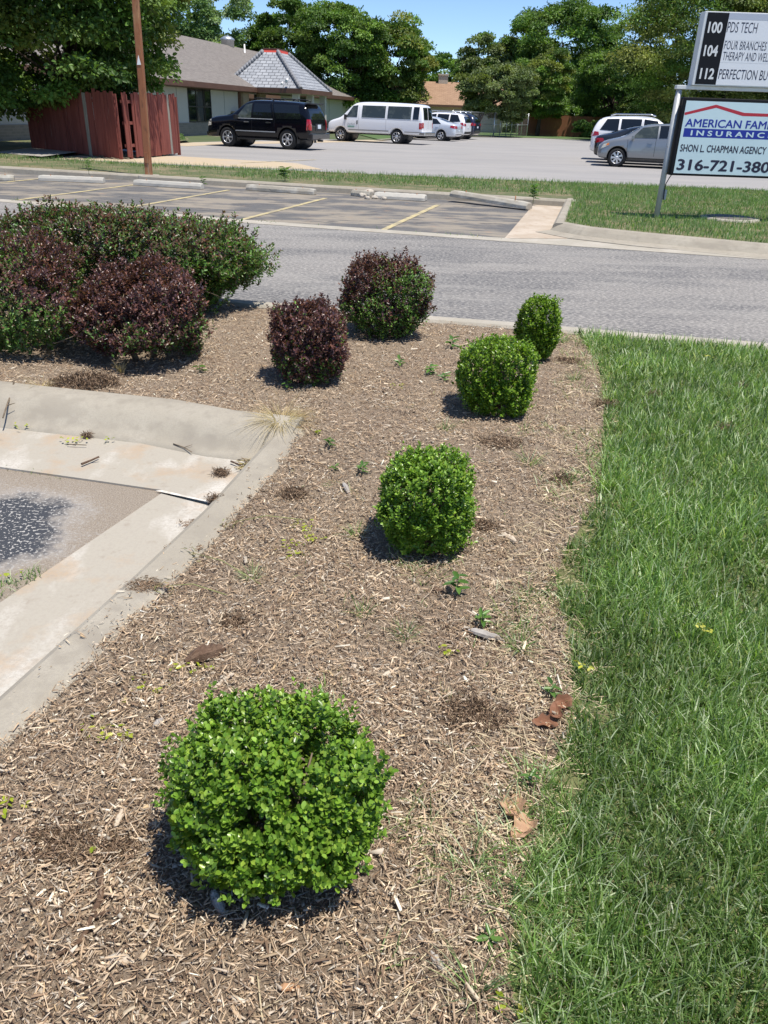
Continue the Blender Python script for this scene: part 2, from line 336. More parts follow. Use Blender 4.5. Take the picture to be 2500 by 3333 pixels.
sheet('white_joint', [(-1.06, 3.226), (-1.03, 3.234), (-.82, 3.150), (-.72, 3.104), (-.725, 3.094), (-.825, 3.140)], .0115, M('chalky_sealant', (.75, .72, .66), [(30, 1, .45, .6, (.5, .45, .38), .8)], .9))
kp = densify([Vector((kx(y) - .01, y, float(bed_h(kx(y), y)))) for y in (-1.2, .5, 1.6, 2.4, 3.0, 3.4, 3.8)], .2)
sweep('flush_kerb', kp, [(-.05, -.06), (-.04, .0), (-.01, .022), (.085, .024), (.11, .012), (.12, -.12)], CONC_KERB)
kb = densify([Vector((x, y, 0)) for x, y in ((-6, 4.83), (-2.09, 3.93), (-1.29, 3.78), (-.93, 3.64), (-.52, 3.56))], .15)
sweep('rolled_kerb', kb, [(0, -.02), (.005, .012), (.05, .022), (.09, .045), (.13, .082), (.165, .110), (.205, .128), (.26, .138), (.36, .14), (.385, .13), (.40, .08)], CONC_KERB, True)

# ================================================================ VEGETATION BUILDERS
def unit(v): return v / np.maximum(np.linalg.norm(v, axis=1, keepdims=True), 1e-9)
def rand_dir(n): return unit(rng.normal(size=(n, 3)))
def round_leaf_arrays(P, D, N, L, W, fold=.12, droop=.12):
    """rounded leaves: nine vertices, four quads each"""
    D = unit(D); S = unit(np.cross(D, N)); N = np.cross(S, D); L = np.asarray(L).reshape(-1, 1); W = np.asarray(W).reshape(-1, 1)
    at = lambda t, s: P + D * t * L + S * s * W + N * (abs(s) * fold * W * 2 - droop * t * t * L)
    V = np.stack([P, at(.5, 0), at(1, 0), at(.22, .34), at(.58, .5), at(.9, .3), at(.22, -.34), at(.58, -.5), at(.9, -.3)], 1); b = (np.arange(len(P)) * 9)[:, None]
    Q = np.concatenate([b + np.array(q) for q in ((0, 1, 4, 3), (1, 2, 5, 4), (0, 6, 7, 1), (1, 7, 8, 2))], 1).reshape(-1, 4)
    return V.reshape(-1, 3), Q
def leaf_arrays(P, D, N, L, W, fold=.12, droop=.12):
    """pointed oval leaves folded along the midrib: six vertices, two quads each"""
    D = unit(D); S = unit(np.cross(D, N)); N = np.cross(S, D); L = np.asarray(L).reshape(-1, 1); W = np.asarray(W).reshape(-1, 1)
    tip = P + D * L - N * droop * L; f = N * fold * W
    L1 = P + D * .3 * L + S * W * .46 + f; L2 = P + D * .74 * L + S * W * .40 + f - N * droop * .5 * L
    R1 = P + D * .3 * L - S * W * .46 + f; R2 = P + D * .74 * L - S * W * .40 + f - N * droop * .5 * L
    V = np.stack([P, L1, L2, tip, R2, R1], 1); n = len(P); b = (np.arange(n) * 6)[:, None]
    Q = np.concatenate([b + np.array([0, 3, 2, 1]), b + np.array([0, 5, 4, 3])], 1).reshape(-1, 4)
    return V.reshape(-1, 3), Q
def blade_arrays(P, H, W, lean, az, curl=.6, seg=3):
    """tapering bent grass blades"""
    n = len(P); dirh = np.stack([np.cos(az), np.sin(az), np.zeros(n)], 1); ya = az + rng.normal(0, .9, n) + math.pi / 2
    side = np.stack([np.cos(ya), np.sin(ya), np.zeros(n)], 1); rows = []
    for k in range(seg + 1):
        t = k / seg; ang = lean * (1 - curl + 2 * curl * t)
        off = P if k == 0 else prev + (dirh * np.sin(ang)[:, None] + np.array([0, 0, 1.]) * np.cos(ang)[:, None]) * (H / seg)[:, None]
        prev = off; w = (W * (1 - .85 * t ** 1.6))[:, None] * .5
        rows += [off - side * w, off + side * w]
    V = np.stack(rows, 1); k2 = 2 * (seg + 1); b = (np.arange(n) * k2)[:, None]
    Q = np.concatenate([b + np.array([2 * i, 2 * i + 1, 2 * i + 3, 2 * i + 2]) for i in range(seg)], 1).reshape(-1, 4)
    return V.reshape(-1, 3), Q
def pick(pal, n, jit=.15, p=None):
    pal = np.asarray(pal, float); i = rng.choice(len(pal), n, p=p); return np.clip(pal[i] * (1 + rng.normal(0, jit, (n, 1))), .003, .95)
def lobes(D, k, seed, freq=3.0):
    r = np.random.default_rng(seed); out = np.zeros(len(D))
    for _ in range(k):
        w = r.normal(size=3) * freq; out += np.sin(D @ w + r.uniform(0, 6.28))
    return out / k ** .5

def shrub(name, label, cat, base, rx, ry, h, seed, shoots, leaf, pal, topPal=None, topz=.5, group=None, expo=2.6, zmin=.06, flat=.0, bump=.07,
          per=8, leafmat=LEAF, stems=7, foot=.62, bare=(), lobe_freq=2.6, tipl=.06, twig_show=0, asp=.55, gap=1.15, topk=.55, stray=.05, fine=False):
    """clipped shrub: leafy shoots over a rounded block shape, with stems and an inner layer of leaves"""
    base = Vector(base); t = thing(name, label, cat, base, 0, group)
    D = rand_dir(shoots * 2); D = D[D[:, 2] > -.75][:shoots]; n = len(D)
    def surf(D):
        q = (np.abs(D[:, 0]) ** expo + np.abs(D[:, 1]) ** expo + np.abs(D[:, 2]) ** expo) ** (-1 / expo)
        return q * (1 + bump * lobes(D, 7, seed, lobe_freq) + bump * .5 * lobes(D, 6, seed + 1, lobe_freq * 2.6))
    S = D * surf(D)[:, None]
    depth = np.where(rng.random(n) < .72, rng.uniform(.90, 1.0, n), rng.uniform(.55, .92, n))
    st_ = rng.random(n) < stray; depth[st_] = rng.uniform(1.0, 1.13, st_.sum())
    C = np.empty_like(S); zc = h * .42
    C[:, 2] = zc + np.where(S[:, 2] > 0, S[:, 2] * h * topk, S[:, 2] * h * .40)
    taper = foot + (1 - foot) * sstep(0, .45 * h, C[:, 2])
    C[:, 0] = S[:, 0] * rx * taper; C[:, 1] = S[:, 1] * ry * taper
    ctr = np.array([0, 0, zc]); P0 = ctr + (C - ctr) * depth[:, None]
    keep = (P0[:, 2] > zmin * h) & (lobes(D, 9, seed + 3, 7.5) > -gap)
    for bx, by, bz, br in bare: keep &= np.linalg.norm(P0 - np.array([bx, by, bz]), axis=1) > br
    P0 = P0[keep]; D = D[keep]; depth = depth[keep]; n = len(P0)
    ax = unit(unit(P0 - ctr * .6) * .7 + np.array([0, 0, .75]) + rng.normal(0, .32, (n, 3)))
    sl_ = rng.uniform(.6, 1.25, n) * tipl
    P0 = P0 - ax * sl_[:, None] * .8
    # leaves in opposite pairs along every shoot
    reps = per; Pl = []; Dl = []; Nl = []; Ll = []; Tl = []
    u0 = unit(np.cross(ax, rng.normal(size=(n, 3)))); w0 = np.cross(ax, u0)
    hz = P0[:, 2] / h
    frac = np.zeros(n) if topPal is None else sstep(topz - .22, topz + .22, hz + .22 * lobes(D, 6, seed + 5, 3.5) + rng.normal(0, .08, n))
    for k in range(reps):
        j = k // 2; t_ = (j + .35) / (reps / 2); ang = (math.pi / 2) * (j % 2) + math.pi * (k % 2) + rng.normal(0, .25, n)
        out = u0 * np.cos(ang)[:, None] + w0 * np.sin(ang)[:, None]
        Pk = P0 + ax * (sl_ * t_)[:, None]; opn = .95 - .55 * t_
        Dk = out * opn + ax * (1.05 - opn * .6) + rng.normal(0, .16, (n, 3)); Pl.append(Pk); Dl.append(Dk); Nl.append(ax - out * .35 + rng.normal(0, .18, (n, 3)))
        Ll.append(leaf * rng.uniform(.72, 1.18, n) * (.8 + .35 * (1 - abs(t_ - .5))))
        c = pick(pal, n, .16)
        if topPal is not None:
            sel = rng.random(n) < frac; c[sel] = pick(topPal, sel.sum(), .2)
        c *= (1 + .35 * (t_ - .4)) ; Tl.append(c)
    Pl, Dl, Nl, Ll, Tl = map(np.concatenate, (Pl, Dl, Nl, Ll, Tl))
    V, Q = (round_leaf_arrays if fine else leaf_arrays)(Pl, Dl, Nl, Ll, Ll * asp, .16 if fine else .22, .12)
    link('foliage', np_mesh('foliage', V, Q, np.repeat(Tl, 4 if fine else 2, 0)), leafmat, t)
    mb = MB()
    for k in range(stems):
        a = random.uniform(0, 6.28); r0 = .05 * min(rx, ry); e = Vector((rx * .55 * math.cos(a), ry * .55 * math.sin(a), h * random.uniform(.45, .75)))
        p0 = Vector((math.cos(a) * r0 * 3, math.sin(a) * r0 * 3, -.02)); mid = p0.lerp(e, .45) + Vector((0, 0, .06 * h)); rr = .012 * (h / .4) ** .5
        mb.tube([p0, mid, e], [rr, rr * .7, rr * .3], 6)
        for _ in range(3):
            q = mid.lerp(e, random.random()); mb.tube([q, q + Vector((random.uniform(-1, 1) * rx * .35, random.uniform(-1, 1) * ry * .35, h * .2))], [rr * .45, rr * .15], 5)
    for _ in range(twig_show):
        a = random.uniform(-2.6, -.4); s = Vector((rx * .5 * math.cos(a), ry * .5 * math.sin(a), h * .3)); e = s + Vector((rx * .55 * math.cos(a) + random.uniform(-.1, .1), ry * .55 * math.sin(a), random.uniform(-.25, .1) * h))
        mb.tube([s, s.lerp(e, .5) + Vector((0, 0, .03)), e], [.004, .003, .0015], 5)
    mb.done('stem', TWIG, t)
    return t

BOX = [(0.2297, 0.3711, 0.0618), (0.099, 0.1931, 0.0223), (0.1321, 0.254, 0.0285), (0.1849, 0.315, 0.0356), (0.0726, 0.1473, 0.0183), (0.2509, 0.3658, 0.0508)]
BOXFAR = [(0.1142, 0.2184, 0.0199), (0.1827, 0.3078, 0.0298), (0.2512, 0.3673, 0.0496), (0.0742, 0.149, 0.0159)]
PURP = [(0.0945, 0.05, 0.0562), (0.1283, 0.06, 0.0625), (0.0743, 0.045, 0.055), (0.162, 0.0775, 0.0688), (0.2025, 0.0938, 0.0688)]
BGREEN = [(0.0883, 0.1782, 0.0392), (0.1275, 0.2495, 0.0499), (0.1764, 0.3029, 0.0713), (0.1079, 0.1338, 0.0535)]
BMIX = [(0.0978, 0.1778, 0.0497), (0.1333, 0.1511, 0.0622), (0.1421, 0.0889, 0.0622), (0.1066, 0.231, 0.0534)]
shrub('boxwood_shrub', 'large round bright green boxwood in the foreground mulch', 'shrub', bed(915, 2770), .224, .208, .408, 11, 4300, .0142, BOX, fine=True, bump=.07, per=8, tipl=.042, asp=.66, foot=.7, expo=3.0, topk=.54, gap=.85)
shrub('boxwood_shrub', 'second boxwood back from the camera, upright block with bare stems at its foot', 'shrub', bed(1378, 1770), .178, .165, .42, 23, 2500, .0150, BOX, fine=True, per=8, tipl=.05, foot=.8, asp=.62, expo=4.2, topk=.50, bump=.08, gap=1.0)
shrub('boxwood_shrub', 'yellow-green boxwood third from the camera, squared and wide', 'shrub', bed(1608, 1335), .20, .175, .42, 35, 2300, .0165, BOXFAR, fine=True, per=8, tipl=.05, foot=.9, asp=.62, expo=4.5, topk=.50, bump=.08, gap=1.0)
shrub('boxwood_shrub', 'smallest boxwood, narrow and furthest back by the driveway kerb', 'shrub', bed(1743, 1172), .135, .13, .45, 52, 1300, .018, BOXFAR, per=8, tipl=.055, foot=.7, bump=.10, asp=.6, expo=5, topk=.47)
shrub('barberry_shrub', 'small round dark purple barberry alone on the mulch', 'shrub', bed(1010, 1235), .222, .21, .50, 59, 2500, .0195, BGREEN + PURP, PURP, .28, per=8, bump=.09, tipl=.06, foot=.9, expo=3.2, topk=.53, stray=.1, gap=.9)
shrub('barberry_shrub', 'dark green barberry with purple top beside the driveway kerb', 'shrub', bed(1255, 1090), .30, .27, .57, 61, 2800, .0215, BGREEN + PURP[:1], PURP + BMIX[2:3], .52, per=8, bump=.12, tipl=.07, foot=.74, expo=3.2, topk=.53, stray=.1, gap=.9)
shrub('barberry_shrub', 'spreading purple barberry in front of the big hedge with green lower right side', 'shrub', bed(468, 1165), .45, .36, .61, 73, 4200, .0225, BMIX + PURP[:2], PURP, .38, per=8, bump=.19, expo=1.9, tipl=.07, foot=.92, stray=.1, gap=.9, twig_show=4)
shrub('barberry_shrub', 'purple and green barberry cut by the left edge of the photo', 'shrub', bed(30, 1125), .52, .42, .70, 85, 4200, .023, BMIX + BGREEN, PURP, .58, per=8, bump=.12, tipl=.07, foot=.9, stray=.1, gap=.95)
shrub('barberry_hedge', 'widest shrub, big green barberry mass with reddish tips above the driveway', 'shrub', bed(440, 1005), .97, .48, .78, 97, 8500, .028, BGREEN + BMIX, BMIX + PURP[2:] + [(.12, .16, .07)], .66, per=8, bump=.10, expo=2.8, tipl=.08, foot=.86, stray=.1, topk=.54, gap=1.2, stems=14, twig_show=9, bare=((.75, -.42, .18, .22),))

# ---------------------------------------------------------------- trees
def tree(name, label, px, Y, halfw, ptop, pbot, seed, pal, clumps=90, per=170, leaf=.30, ry=None, group=None, z0=0, trunk=True, zlow=None, dens=1., loose=.0, tr=.28, X=None, base=(0, 0), full=True):
    Xc = aty(px, (ptop + pbot) / 2, Y)[0] if X is None else X; zt = aty(px, ptop, Y)[1]; zb = aty(px, pbot, Y)[1] if zlow is None else zlow
    sc = Y * .889 / FPX; rx = halfw * sc * .93; zt -= .06 * (zt - zb); rz = (zt - zb) / 2; zc = (zt + zb) / 2; ry = ry or rx
    t = thing(name, label, 'tree', (Xc, Y, z0), 0, group)
    r = np.random.default_rng(seed); Pl = []; Dl = []; Nl = []; Tl = []
    cen = []
    for k in range(int(clumps * 2.1)):
        d = r.normal(size=3); d /= np.linalg.norm(d)
        d /= (np.abs(d) ** 3).sum() ** (1 / 3) if full else 1
        rad = r.uniform(.45, .93) ** .6 * (1 + .16 * math.sin(3.1 * d[0] + seed) + .12 * math.sin(5 * d[2] + 2 * seed))
        c = np.array([d[0] * rx * rad, d[1] * ry * rad, zc + d[2] * rz * rad]); cr = r.uniform(.11, .25) * (rx * ry * rz) ** (1 / 3) * (1.2 if rad < .6 else 1)
        cen.append(c); n = int(per * 1.95 * r.uniform(.6, 1.3) * dens)
        q = unit(r.normal(size=(n, 3))); q[:, 2] = np.abs(q[:, 2]) * 1.0 - .35 * r.random(n); rr = r.uniform(.35, 1.12, (n, 1)) ** .7
        P = c + q * rr * cr * np.array([1.15, 1.15, .8])
        Pl.append(P); Nl.append(unit(q * .7 + np.array([0, 0, .6]) + r.normal(0, .45, (n, 3)))); Dl.append(unit(q + r.normal(0, .6, (n, 3)) + np.array([0, 0, -.35])))
        col = np.asarray(pal)[r.integers(len(pal))] * r.uniform(.75, 1.25); Tl.append(np.clip(col * (1 + r.normal(0, .18, (n, 1))), .004, 1))
    P, D, N, T = map(np.concatenate, (Pl, Dl, Nl, Tl)); P[:, 2] -= z0
    Ls = leaf * .6 * r.uniform(.6, 1.35, len(P)); V, Q = leaf_arrays(P, D, N, Ls, Ls * .6, .2, .15)
    link('crown', np_mesh('crown', V, Q, np.repeat(T, 2, 0)), TLEAF, t)
    if trunk:
        mb = MB(); fork = max(zb * .9, .25 * zc) - z0; b0 = Vector((base[0], base[1], -.1))
        top = Vector((0, 0, zc + rz * .3 - z0)); mid = Vector((base[0] * .6 + .1, base[1] * .6, fork))
        mb.tube([b0, b0.lerp(mid, .5), mid, mid.lerp(top, .5), top], [tr * 1.25, tr, tr * .85, tr * .5, tr * .12], 10)
        for c in cen[::max(1, len(cen) // 16)]:
            s = mid.lerp(top, random.uniform(0, .7)); e = Vector(c) - Vector((0, 0, z0)); mb.tube([s, s.lerp(e, .5) + Vector((0, 0, rz * .06)), e], [tr * .33, tr * .2, tr * .05], 6)
        mb.done('trunk', BARKM, t)
    return t
DK = [(0.0463, 0.0966, 0.0207), (0.0669, 0.1334, 0.029), (0.0927, 0.1725, 0.0373), (0.1288, 0.207, 0.0455)]
MD = [(0.103, 0.1955, 0.0373), (0.1417, 0.253, 0.0455), (0.1803, 0.299, 0.058), (0.0825, 0.1495, 0.0331)]
OL = [(0.1674, 0.2185, 0.0497), (0.2061, 0.253, 0.0621), (0.1288, 0.1725, 0.0455), (0.2447, 0.276, 0.0725)]
LT = [(0.1625, 0.2762, 0.0975), (0.2113, 0.325, 0.13), (0.13, 0.2275, 0.0813), (0.26, 0.3575, 0.1787)]
GY = [(0.1417, 0.1955, 0.0725), (0.1803, 0.23, 0.0931), (0.1159, 0.161, 0.0621)]
tree('leaning_elm', 'big dark leafy tree overhanging the red wooden fence at far left', 178, 29.6, 378, -300, 335, 3, DK + MD[:2] + OL[:1], 115, 190, .25, ry=4.2, zlow=1.5, tr=.22, base=(-.5, 2.6))
tree('maple_tree', 'pale grey-green maple rising behind the shingled roof', 655, 92, 145, -80, 160, 5, LT, 70, 160, .42, zlow=3)
tree('shade_tree', 'dark tree just right of the pale maple behind the slate porch roof', 920, 96, 135, -10, 320, 7, DK + MD, 90, 170, .42, zlow=1.5)
tree('shade_tree', 'tall broad tree behind the white van', 1120, 92, 150, -15, 330, 9, MD + DK[2:], 100, 170, .40, zlow=1.5)
tree('shade_tree', 'tall tree right of the van top, ending at the strip of blue sky', 1270, 95, 138, 35, 345, 13, MD + DK[2:] + OL, 95, 170, .40, zlow=1.2)
tree('shade_tree', 'low distant tree in the sky gap above the brown roofed house', 1455, 135, 95, 170, 330, 15, MD, 55, 130, .5, zlow=1)
tree('shade_tree', 'rounded grey-green tree with a pale top behind the chain link fence tree', 1610, 118, 112, 105, 340, 17, GY + MD[:1], 75, 150, .46, zlow=2)
tree('crabapple_tree', 'dull olive tree overhanging the chain link fence', 1615, 76, 130, 200, 405, 19, GY + OL[:1], 75, 190, .26, zlow=1.6, tr=.3, base=(-2.2, .5))
tree('shade_tree', 'tallest dark tree against the sky left of the sign', 1850, 112, 205, 10, 350, 21, DK + MD[:2], 120, 180, .48, zlow=2)
tree('young_tree', 'bright green tree standing before the brown board fence', 1765, 85, 92, 150, 410, 25, MD + OL[:2], 70, 190, .28, zlow=1.7, tr=.2)
tree('shade_tree', 'green tree over the white minivan roof', 2000, 88, 150, 170, 410, 27, MD + DK, 85, 180, .32, zlow=1.0)
tree('shade_tree', 'large olive tree filling the top right corner behind the sign', 2400, 74, 350, -200, 400, 29, OL + MD[:2] + DK[2:], 150, 230, .32, ry=6, zlow=.8)
tree('shade_tree', 'pale wispy tree top beside the upper left corner of the sign', 2140, 100, 80, 0, 330, 31, LT[2:3] + GY + OL, 45, 110, .42, zlow=1.5)
tree('shade_tree', 'dark tree behind the shingled roof at far left above the red fence', 60, 75, 380, -250, 250, 33, DK + MD[:1], 90, 160, .45, ry=6, zlow=3)
tree('bush', 'low dark bush against the brown board fence', 1935, 79, 70, 385, 455, 37, DK + MD, 26, 120, .22, ry=1.5, zlow=.0, trunk=False)['category'] = 'bush'
tree('bush', 'sparse bush between the black sedan and the trees', 2090, 84, 150, 330, 460, 39, DK + OL, 40, 140, .26, ry=2, zlow=.0, trunk=False)['category'] = 'bush'

for lb, px, Y, hw, pt, sd_ in (('dense understorey bush filling the gap right of the chain link fence', 1690, 100, 150, 300, 41), ('dense understorey bush behind the middle of the board fence', 1850, 101, 150, 310, 43), ('dense understorey bush above the grey hatchback', 2020, 100, 160, 300, 45), ('dark bush under the big olive tree right of the sign post', 2320, 84, 240, 270, 47), ('understorey bush behind the house roof left end', 1400, 118, 150, 270, 49), ('dark bush behind the flat end of the clinic roof', 1150, 108, 170, 230, 51)):
    tree('bush', lb, px, Y, hw, pt, 440, sd_, DK + MD[:2], 60, 130, .36, ry=3.5, zlow=-.3, trunk=False)['category'] = 'bush'

# ---------------------------------------------------------------- mulch chips, fibres and grass (uncountable)
def ground_z(P): return bed_h(P[:, 0], P[:, 1])
def chips(name, n, poly, lw, ww, pal, near=1.35, lift=.006, pitch=.25, th=.4, patchy=False, zoff=0):
    P = scatter(poly, n); d = np.hypot(P[:, 0], P[:, 1]); P = P[rng.random(len(P)) < np.minimum(1, (near / d) ** 1.2)]
    P = P[(P[:, 1] > .55) & (P[:, 0] > -3.4)]
    if patchy: P = P[rng.random(len(P)) < np.array([.14 + .86 * float(sstep(-.30, .16, noise.noise((x * 2.6, y * 2.6, 8)) + .5 * noise.noise((x * 8, y * 8, 1)))) for x, y in P])]
    n = len(P); L = np.clip(lw[0] * np.exp(rng.exponential(.62, n)), lw[0] * .7, lw[1]); W = np.minimum(rng.uniform(*ww, n) * rng.uniform(.5, 1, n) * (L / lw[0]) ** .35, L * .7); yaw = rng.uniform(0, 6.28, n); pt = rng.normal(0, pitch, n)
    d = np.stack([np.cos(yaw) * np.cos(pt), np.sin(yaw) * np.cos(pt), np.sin(pt)], 1); up = unit(np.array([0, 0, 1.]) + rng.normal(0, .35, (n, 3)))
    s = unit(np.cross(up, d)); u = np.cross(d, s); zz = ground_z(P) + rng.uniform(0, 1.6, n) * lift + np.array([bumpy(x, y, .018) for x, y in P])
    zz = zz + .003 + zoff; C = np.column_stack([P, zz]); hl = (d * L[:, None] / 2); hw = s * W[:, None] / 2; hh = u * (W * th)[:, None]
    k1 = rng.uniform(.1, 1.1, (n, 1)); k2 = rng.uniform(.0, 1.0, (n, 1)); hw2 = hw + hl * rng.normal(0, .22, (n, 1))
    V = np.stack([C - hl - hw * k1, C + hl - hw2 * k2, C + hl + hw2 * k2, C - hl + hw * k1, C - hl * .96 - hw * k1 + hh, C + hl * .94 - hw2 * k2 + hh, C + hl * .94 + hw2 * k2 + hh, C - hl * .96 + hw * k1 + hh], 1)
    b = (np.arange(n) * 8)[:, None]; Q = np.concatenate([b + np.array(q) for q in ((4, 5, 6, 7), (0, 1, 5, 4), (1, 2, 6, 5), (2, 3, 7, 6), (3, 0, 4, 7))], 1).reshape(-1, 4)
    o = link(name, np_mesh(name, V, Q, np.repeat(pick(pal, n, .18), 5, 0)), DRY)
    return struct(o, 'stuff')
CH = [(0.6854, 0.5656, 0.415), (0.594, 0.4977, 0.3671), (0.4798, 0.379, 0.266), (0.457, 0.4016, 0.3298), (0.3427, 0.2602, 0.1756), (0.7768, 0.7013, 0.5746), (0.5712, 0.5204, 0.4362), (0.2513, 0.181, 0.117), (0.5255, 0.3846, 0.2341)]
FB = [(0.4992, 0.3739, 0.2544), (0.3744, 0.2719, 0.1827), (0.2773, 0.1904, 0.1278), (0.5962, 0.4691, 0.3392), (0.1941, 0.1332, 0.0913), (0.4576, 0.3808, 0.3)]
tag(chips('wood_chips', 520000, BED, (.0065, .032), (.0020, .0066), CH + FB[:4], lift=.008, pitch=.32, th=.25, patchy=True, near=1.9), 'pale shredded wood chips strewn over the planting bed', 'mulch')
tag(chips('coarse_chips', 5500, BED, (.02, .06), (.006, .013), CH[:6], lift=.012, pitch=.2, th=.25, near=1.6), 'larger split chips lying on the planting bed', 'mulch')
tag(chips('bark_flakes', 360000, BED, (.0045, .016), (.0026, .0085), FB + CH[2:5] + [(.09, .062, .045)], lift=.011, pitch=.5, th=.3, near=1.9), 'small brown and grey bark flakes matted between the chips', 'mulch')
tag(chips('bark_fibres', 900000, BED, (.009, .042), (.0014, .0034), FB, lift=.012, pitch=.35, th=.6, near=1.5), 'fine brown bark fibres matted over the planting bed', 'mulch')
tag(chips('spilled_chips', 5000, [(kx(.5) - .13, .5), (kx(.5) + .02, .5), (kx(3.4) + .02, 3.4), (kx(3.4) - .09, 3.4)], (.006, .03), (.0016, .005), CH + FB[:3], lift=.004, near=2, zoff=.022, patchy=True), 'chips spilled over the flush kerb', 'mulch')
tag(chips('straw_litter', 14000, [(p[0] - .28, p[1]) for p in GB] + [(p[0] + .10, p[1]) for p in GB[::-1]], (.03, .12), (.0016, .003), [(.62, .52, .34), (.55, .46, .31), (.48, .4, .27)], lift=.01, near=2), 'straw coloured dead grass along the lawn edge', 'straw')
GR = [(0.1855, 0.3021, 0.0855), (0.2514, 0.3876, 0.1254), (0.1317, 0.228, 0.0627), (0.3711, 0.4902, 0.2508), (0.5506, 0.627, 0.4332), (0.2035, 0.3306, 0.0855), (0.0958, 0.1653, 0.0513), (0.0838, 0.1482, 0.0513)]  # palest greens paint light highlights onto randomly picked blades
def turf(name, poly, n, hh, ww, pal, zf, near=None, lean=.5, mat=GRASS, thin=None):
    P = scatter(poly, n)
    if near:
        d = np.hypot(P[:, 0], P[:, 1]); P = P[rng.random(len(P)) < np.minimum(1, (near / d) ** 1.3)]
    if thin is not None: P = P[rng.random(len(P)) < thin(P)]
    n = len(P); d = np.hypot(P[:, 0], P[:, 1])
    patch = np.array([noise.noise((x * 2.2, y * 2.2, 5)) for x, y in P])
    H = rng.uniform(*hh, n) * (1 + .45 * patch); W = rng.uniform(*ww, n) * (1 if not near else np.clip((d / 2.2) ** .45, .85, 1.7))
    az = rng.uniform(0, 6.28, n) + 2.2 * np.array([noise.noise((x * .9, y * .9, 9)) for x, y in P])
    V, Q = blade_arrays(np.column_stack([P, zf(P) - .004]), H, W, np.abs(rng.normal(lean, .3, n)), az)
    c = pick(pal, n, .16); c *= (1 + .35 * patch)[:, None]; return struct(link(name, np_mesh(name, V, Q, np.repeat(np.clip(c, .01, 1), 3, 0)), mat), 'stuff')
gby = np.array([p[1] for p in GB][::-1]); gbx = np.array([p[0] for p in GB][::-1])
def edge_d(P): return P[:, 0] - np.interp(P[:, 1], gby, gbx)
def ragged(P):
    n1 = np.array([noise.noise((x * 5, y * 5, 3)) + .6 * noise.noise((x * 14, y * 14, 5)) for x, y in P]); return np.where(P[:, 1] > 5.7, 1, np.clip(.35 + edge_d(P) / .16 + n1 * 1.1, 0, 1))
def creeping(P):
    n1 = np.array([noise.noise((x * 3.5, y * 3.5, 2)) + .5 * noise.noise((x * 10, y * 10, 4)) for x, y in P]); return np.clip(.45 + edge_d(P) / .34 + n1 * 1.3, 0, .8)
lawn_v = [(p[0], p[1]) for p in LAWN]; lawn_v = [(min(x, 4.4), max(y, .45)) for x, y in lawn_v]
tag(turf('lawn_grass', lawn_v, 520000, (.035, .105), (.0036, .0070), GR, ground_z, near=1.9, lean=.55, thin=ragged), 'dense green lawn grass beside the mulch bed', 'grass')
tag(turf('dry_lawn_blades', lawn_v, 40000, (.03, .08), (.0025, .004), [(.5, .45, .28), (.42, .4, .22), (.55, .55, .4)], ground_z, near=1.4, lean=.9), 'dry straw blades scattered through the lawn', 'grass')
edge = [(p[0] - .36, p[1]) for p in GB] + [(p[0] + .05, p[1]) for p in GB[::-1]]
tag(turf('bed_edge_grass', edge, 52000, (.03, .10), (.003, .005), GR, ground_z, near=2.2, lean=.9, thin=creeping), 'thin creeping grass invading the mulch edge', 'grass')
sprout = [(-.2, 1.0), (.35, .9), (.6, 2.0), (.9, 3.2), (1.45, 5.5), (.9, 5.8), (0, 4.6), (-.45, 3.4)]
tag(turf('bed_sprouts', sprout, 60000, (.02, .07), (.002, .004), GR[:6] + [(.4, .36, .2)], ground_z, near=2.4, lean=.9, thin=lambda P: np.array([.5 if noise.noise((x * 3.2, y * 3.2, 12)) + .5 * noise.noise((x * 11, y * 11, 6)) > .42 else .006 for x, y in P])), 'sparse green sprouts scattered over the mulch', 'grass')
flat = lambda P: np.full(len(P), .1)
GS = [(0.1098, 0.2352, 0.0706), (0.1568, 0.2822, 0.0862), (0.2195, 0.3136, 0.1098), (0.0941, 0.1882, 0.0627)]
isl = [(2.75, 13.3), (3.0, 12.95), (3.7, 12.5), (5.05, 11.8), (11, 10.2), (12, 21.6), (9.75, 21.9), (4.3, 22.5), (3.8, 17.9)]
tag(turf('island_grass', isl, 60000, (.05, .11), (.006, .012), GS, flat, lean=.45), 'mown grass on the kerbed island under the sign', 'grass')
dryness = lambda P: np.array([.65 if (x * .26 + y * .966) > 18.7 + .9 * noise.noise((x * .7, y * .7, 1)) + (1.5 if x < -4 else 0) else .06 for x, y in P])
stp = [(-14, 22.5), (-6, 20.3), (3.1, 17.75), (3.8, 17.9), (4.3, 22.5), (-.68, 22.95), (-6.13, 23.8), (-11, 24.7), (-14, 26)]
tag(turf('strip_grass', stp, 52000, (.05, .13), (.008, .014), GS, flat, lean=.45, thin=dryness), 'rough grass strip between the stalls and the far lot', 'grass')
crack = [(p[0] + .06, p[1] + .2) for p in AIS_FAR[1:4]]; crack = crack + [(p[0] + .03, p[1] + .16) for p in crack[::-1]]
zero = lambda P: np.zeros(len(P))
tag(turf('strip_weeds', crack, 9000, (.02, .07), (.006, .011), GS + [(.3, .28, .1)], zero, thin=lambda P: np.array([.7 if noise.noise((x * 1.3, y * 1.3, 4)) > 0 else .06 for x, y in P])), 'weeds growing along the concrete strip', 'weeds')
tag(turf('building_verge_grass', [(-12.5, 50), (-10.3, 42), (-10.4, 37), (-12, 34), (-14.5, 40)], 9000, (.05, .12), (.015, .03), GS, flat, lean=.4), 'grass verge before the white wall panels', 'grass')
tag(turf('gutter_weeds', [(-2.6, 3.56), (-1.55, 3.33), (-1.5, 3.37), (-2.6, 3.64)], 600, (.01, .035), (.002, .004), GR + [(.4, .33, .2)], zero), 'low weeds in the joint of the gutter', 'weeds')
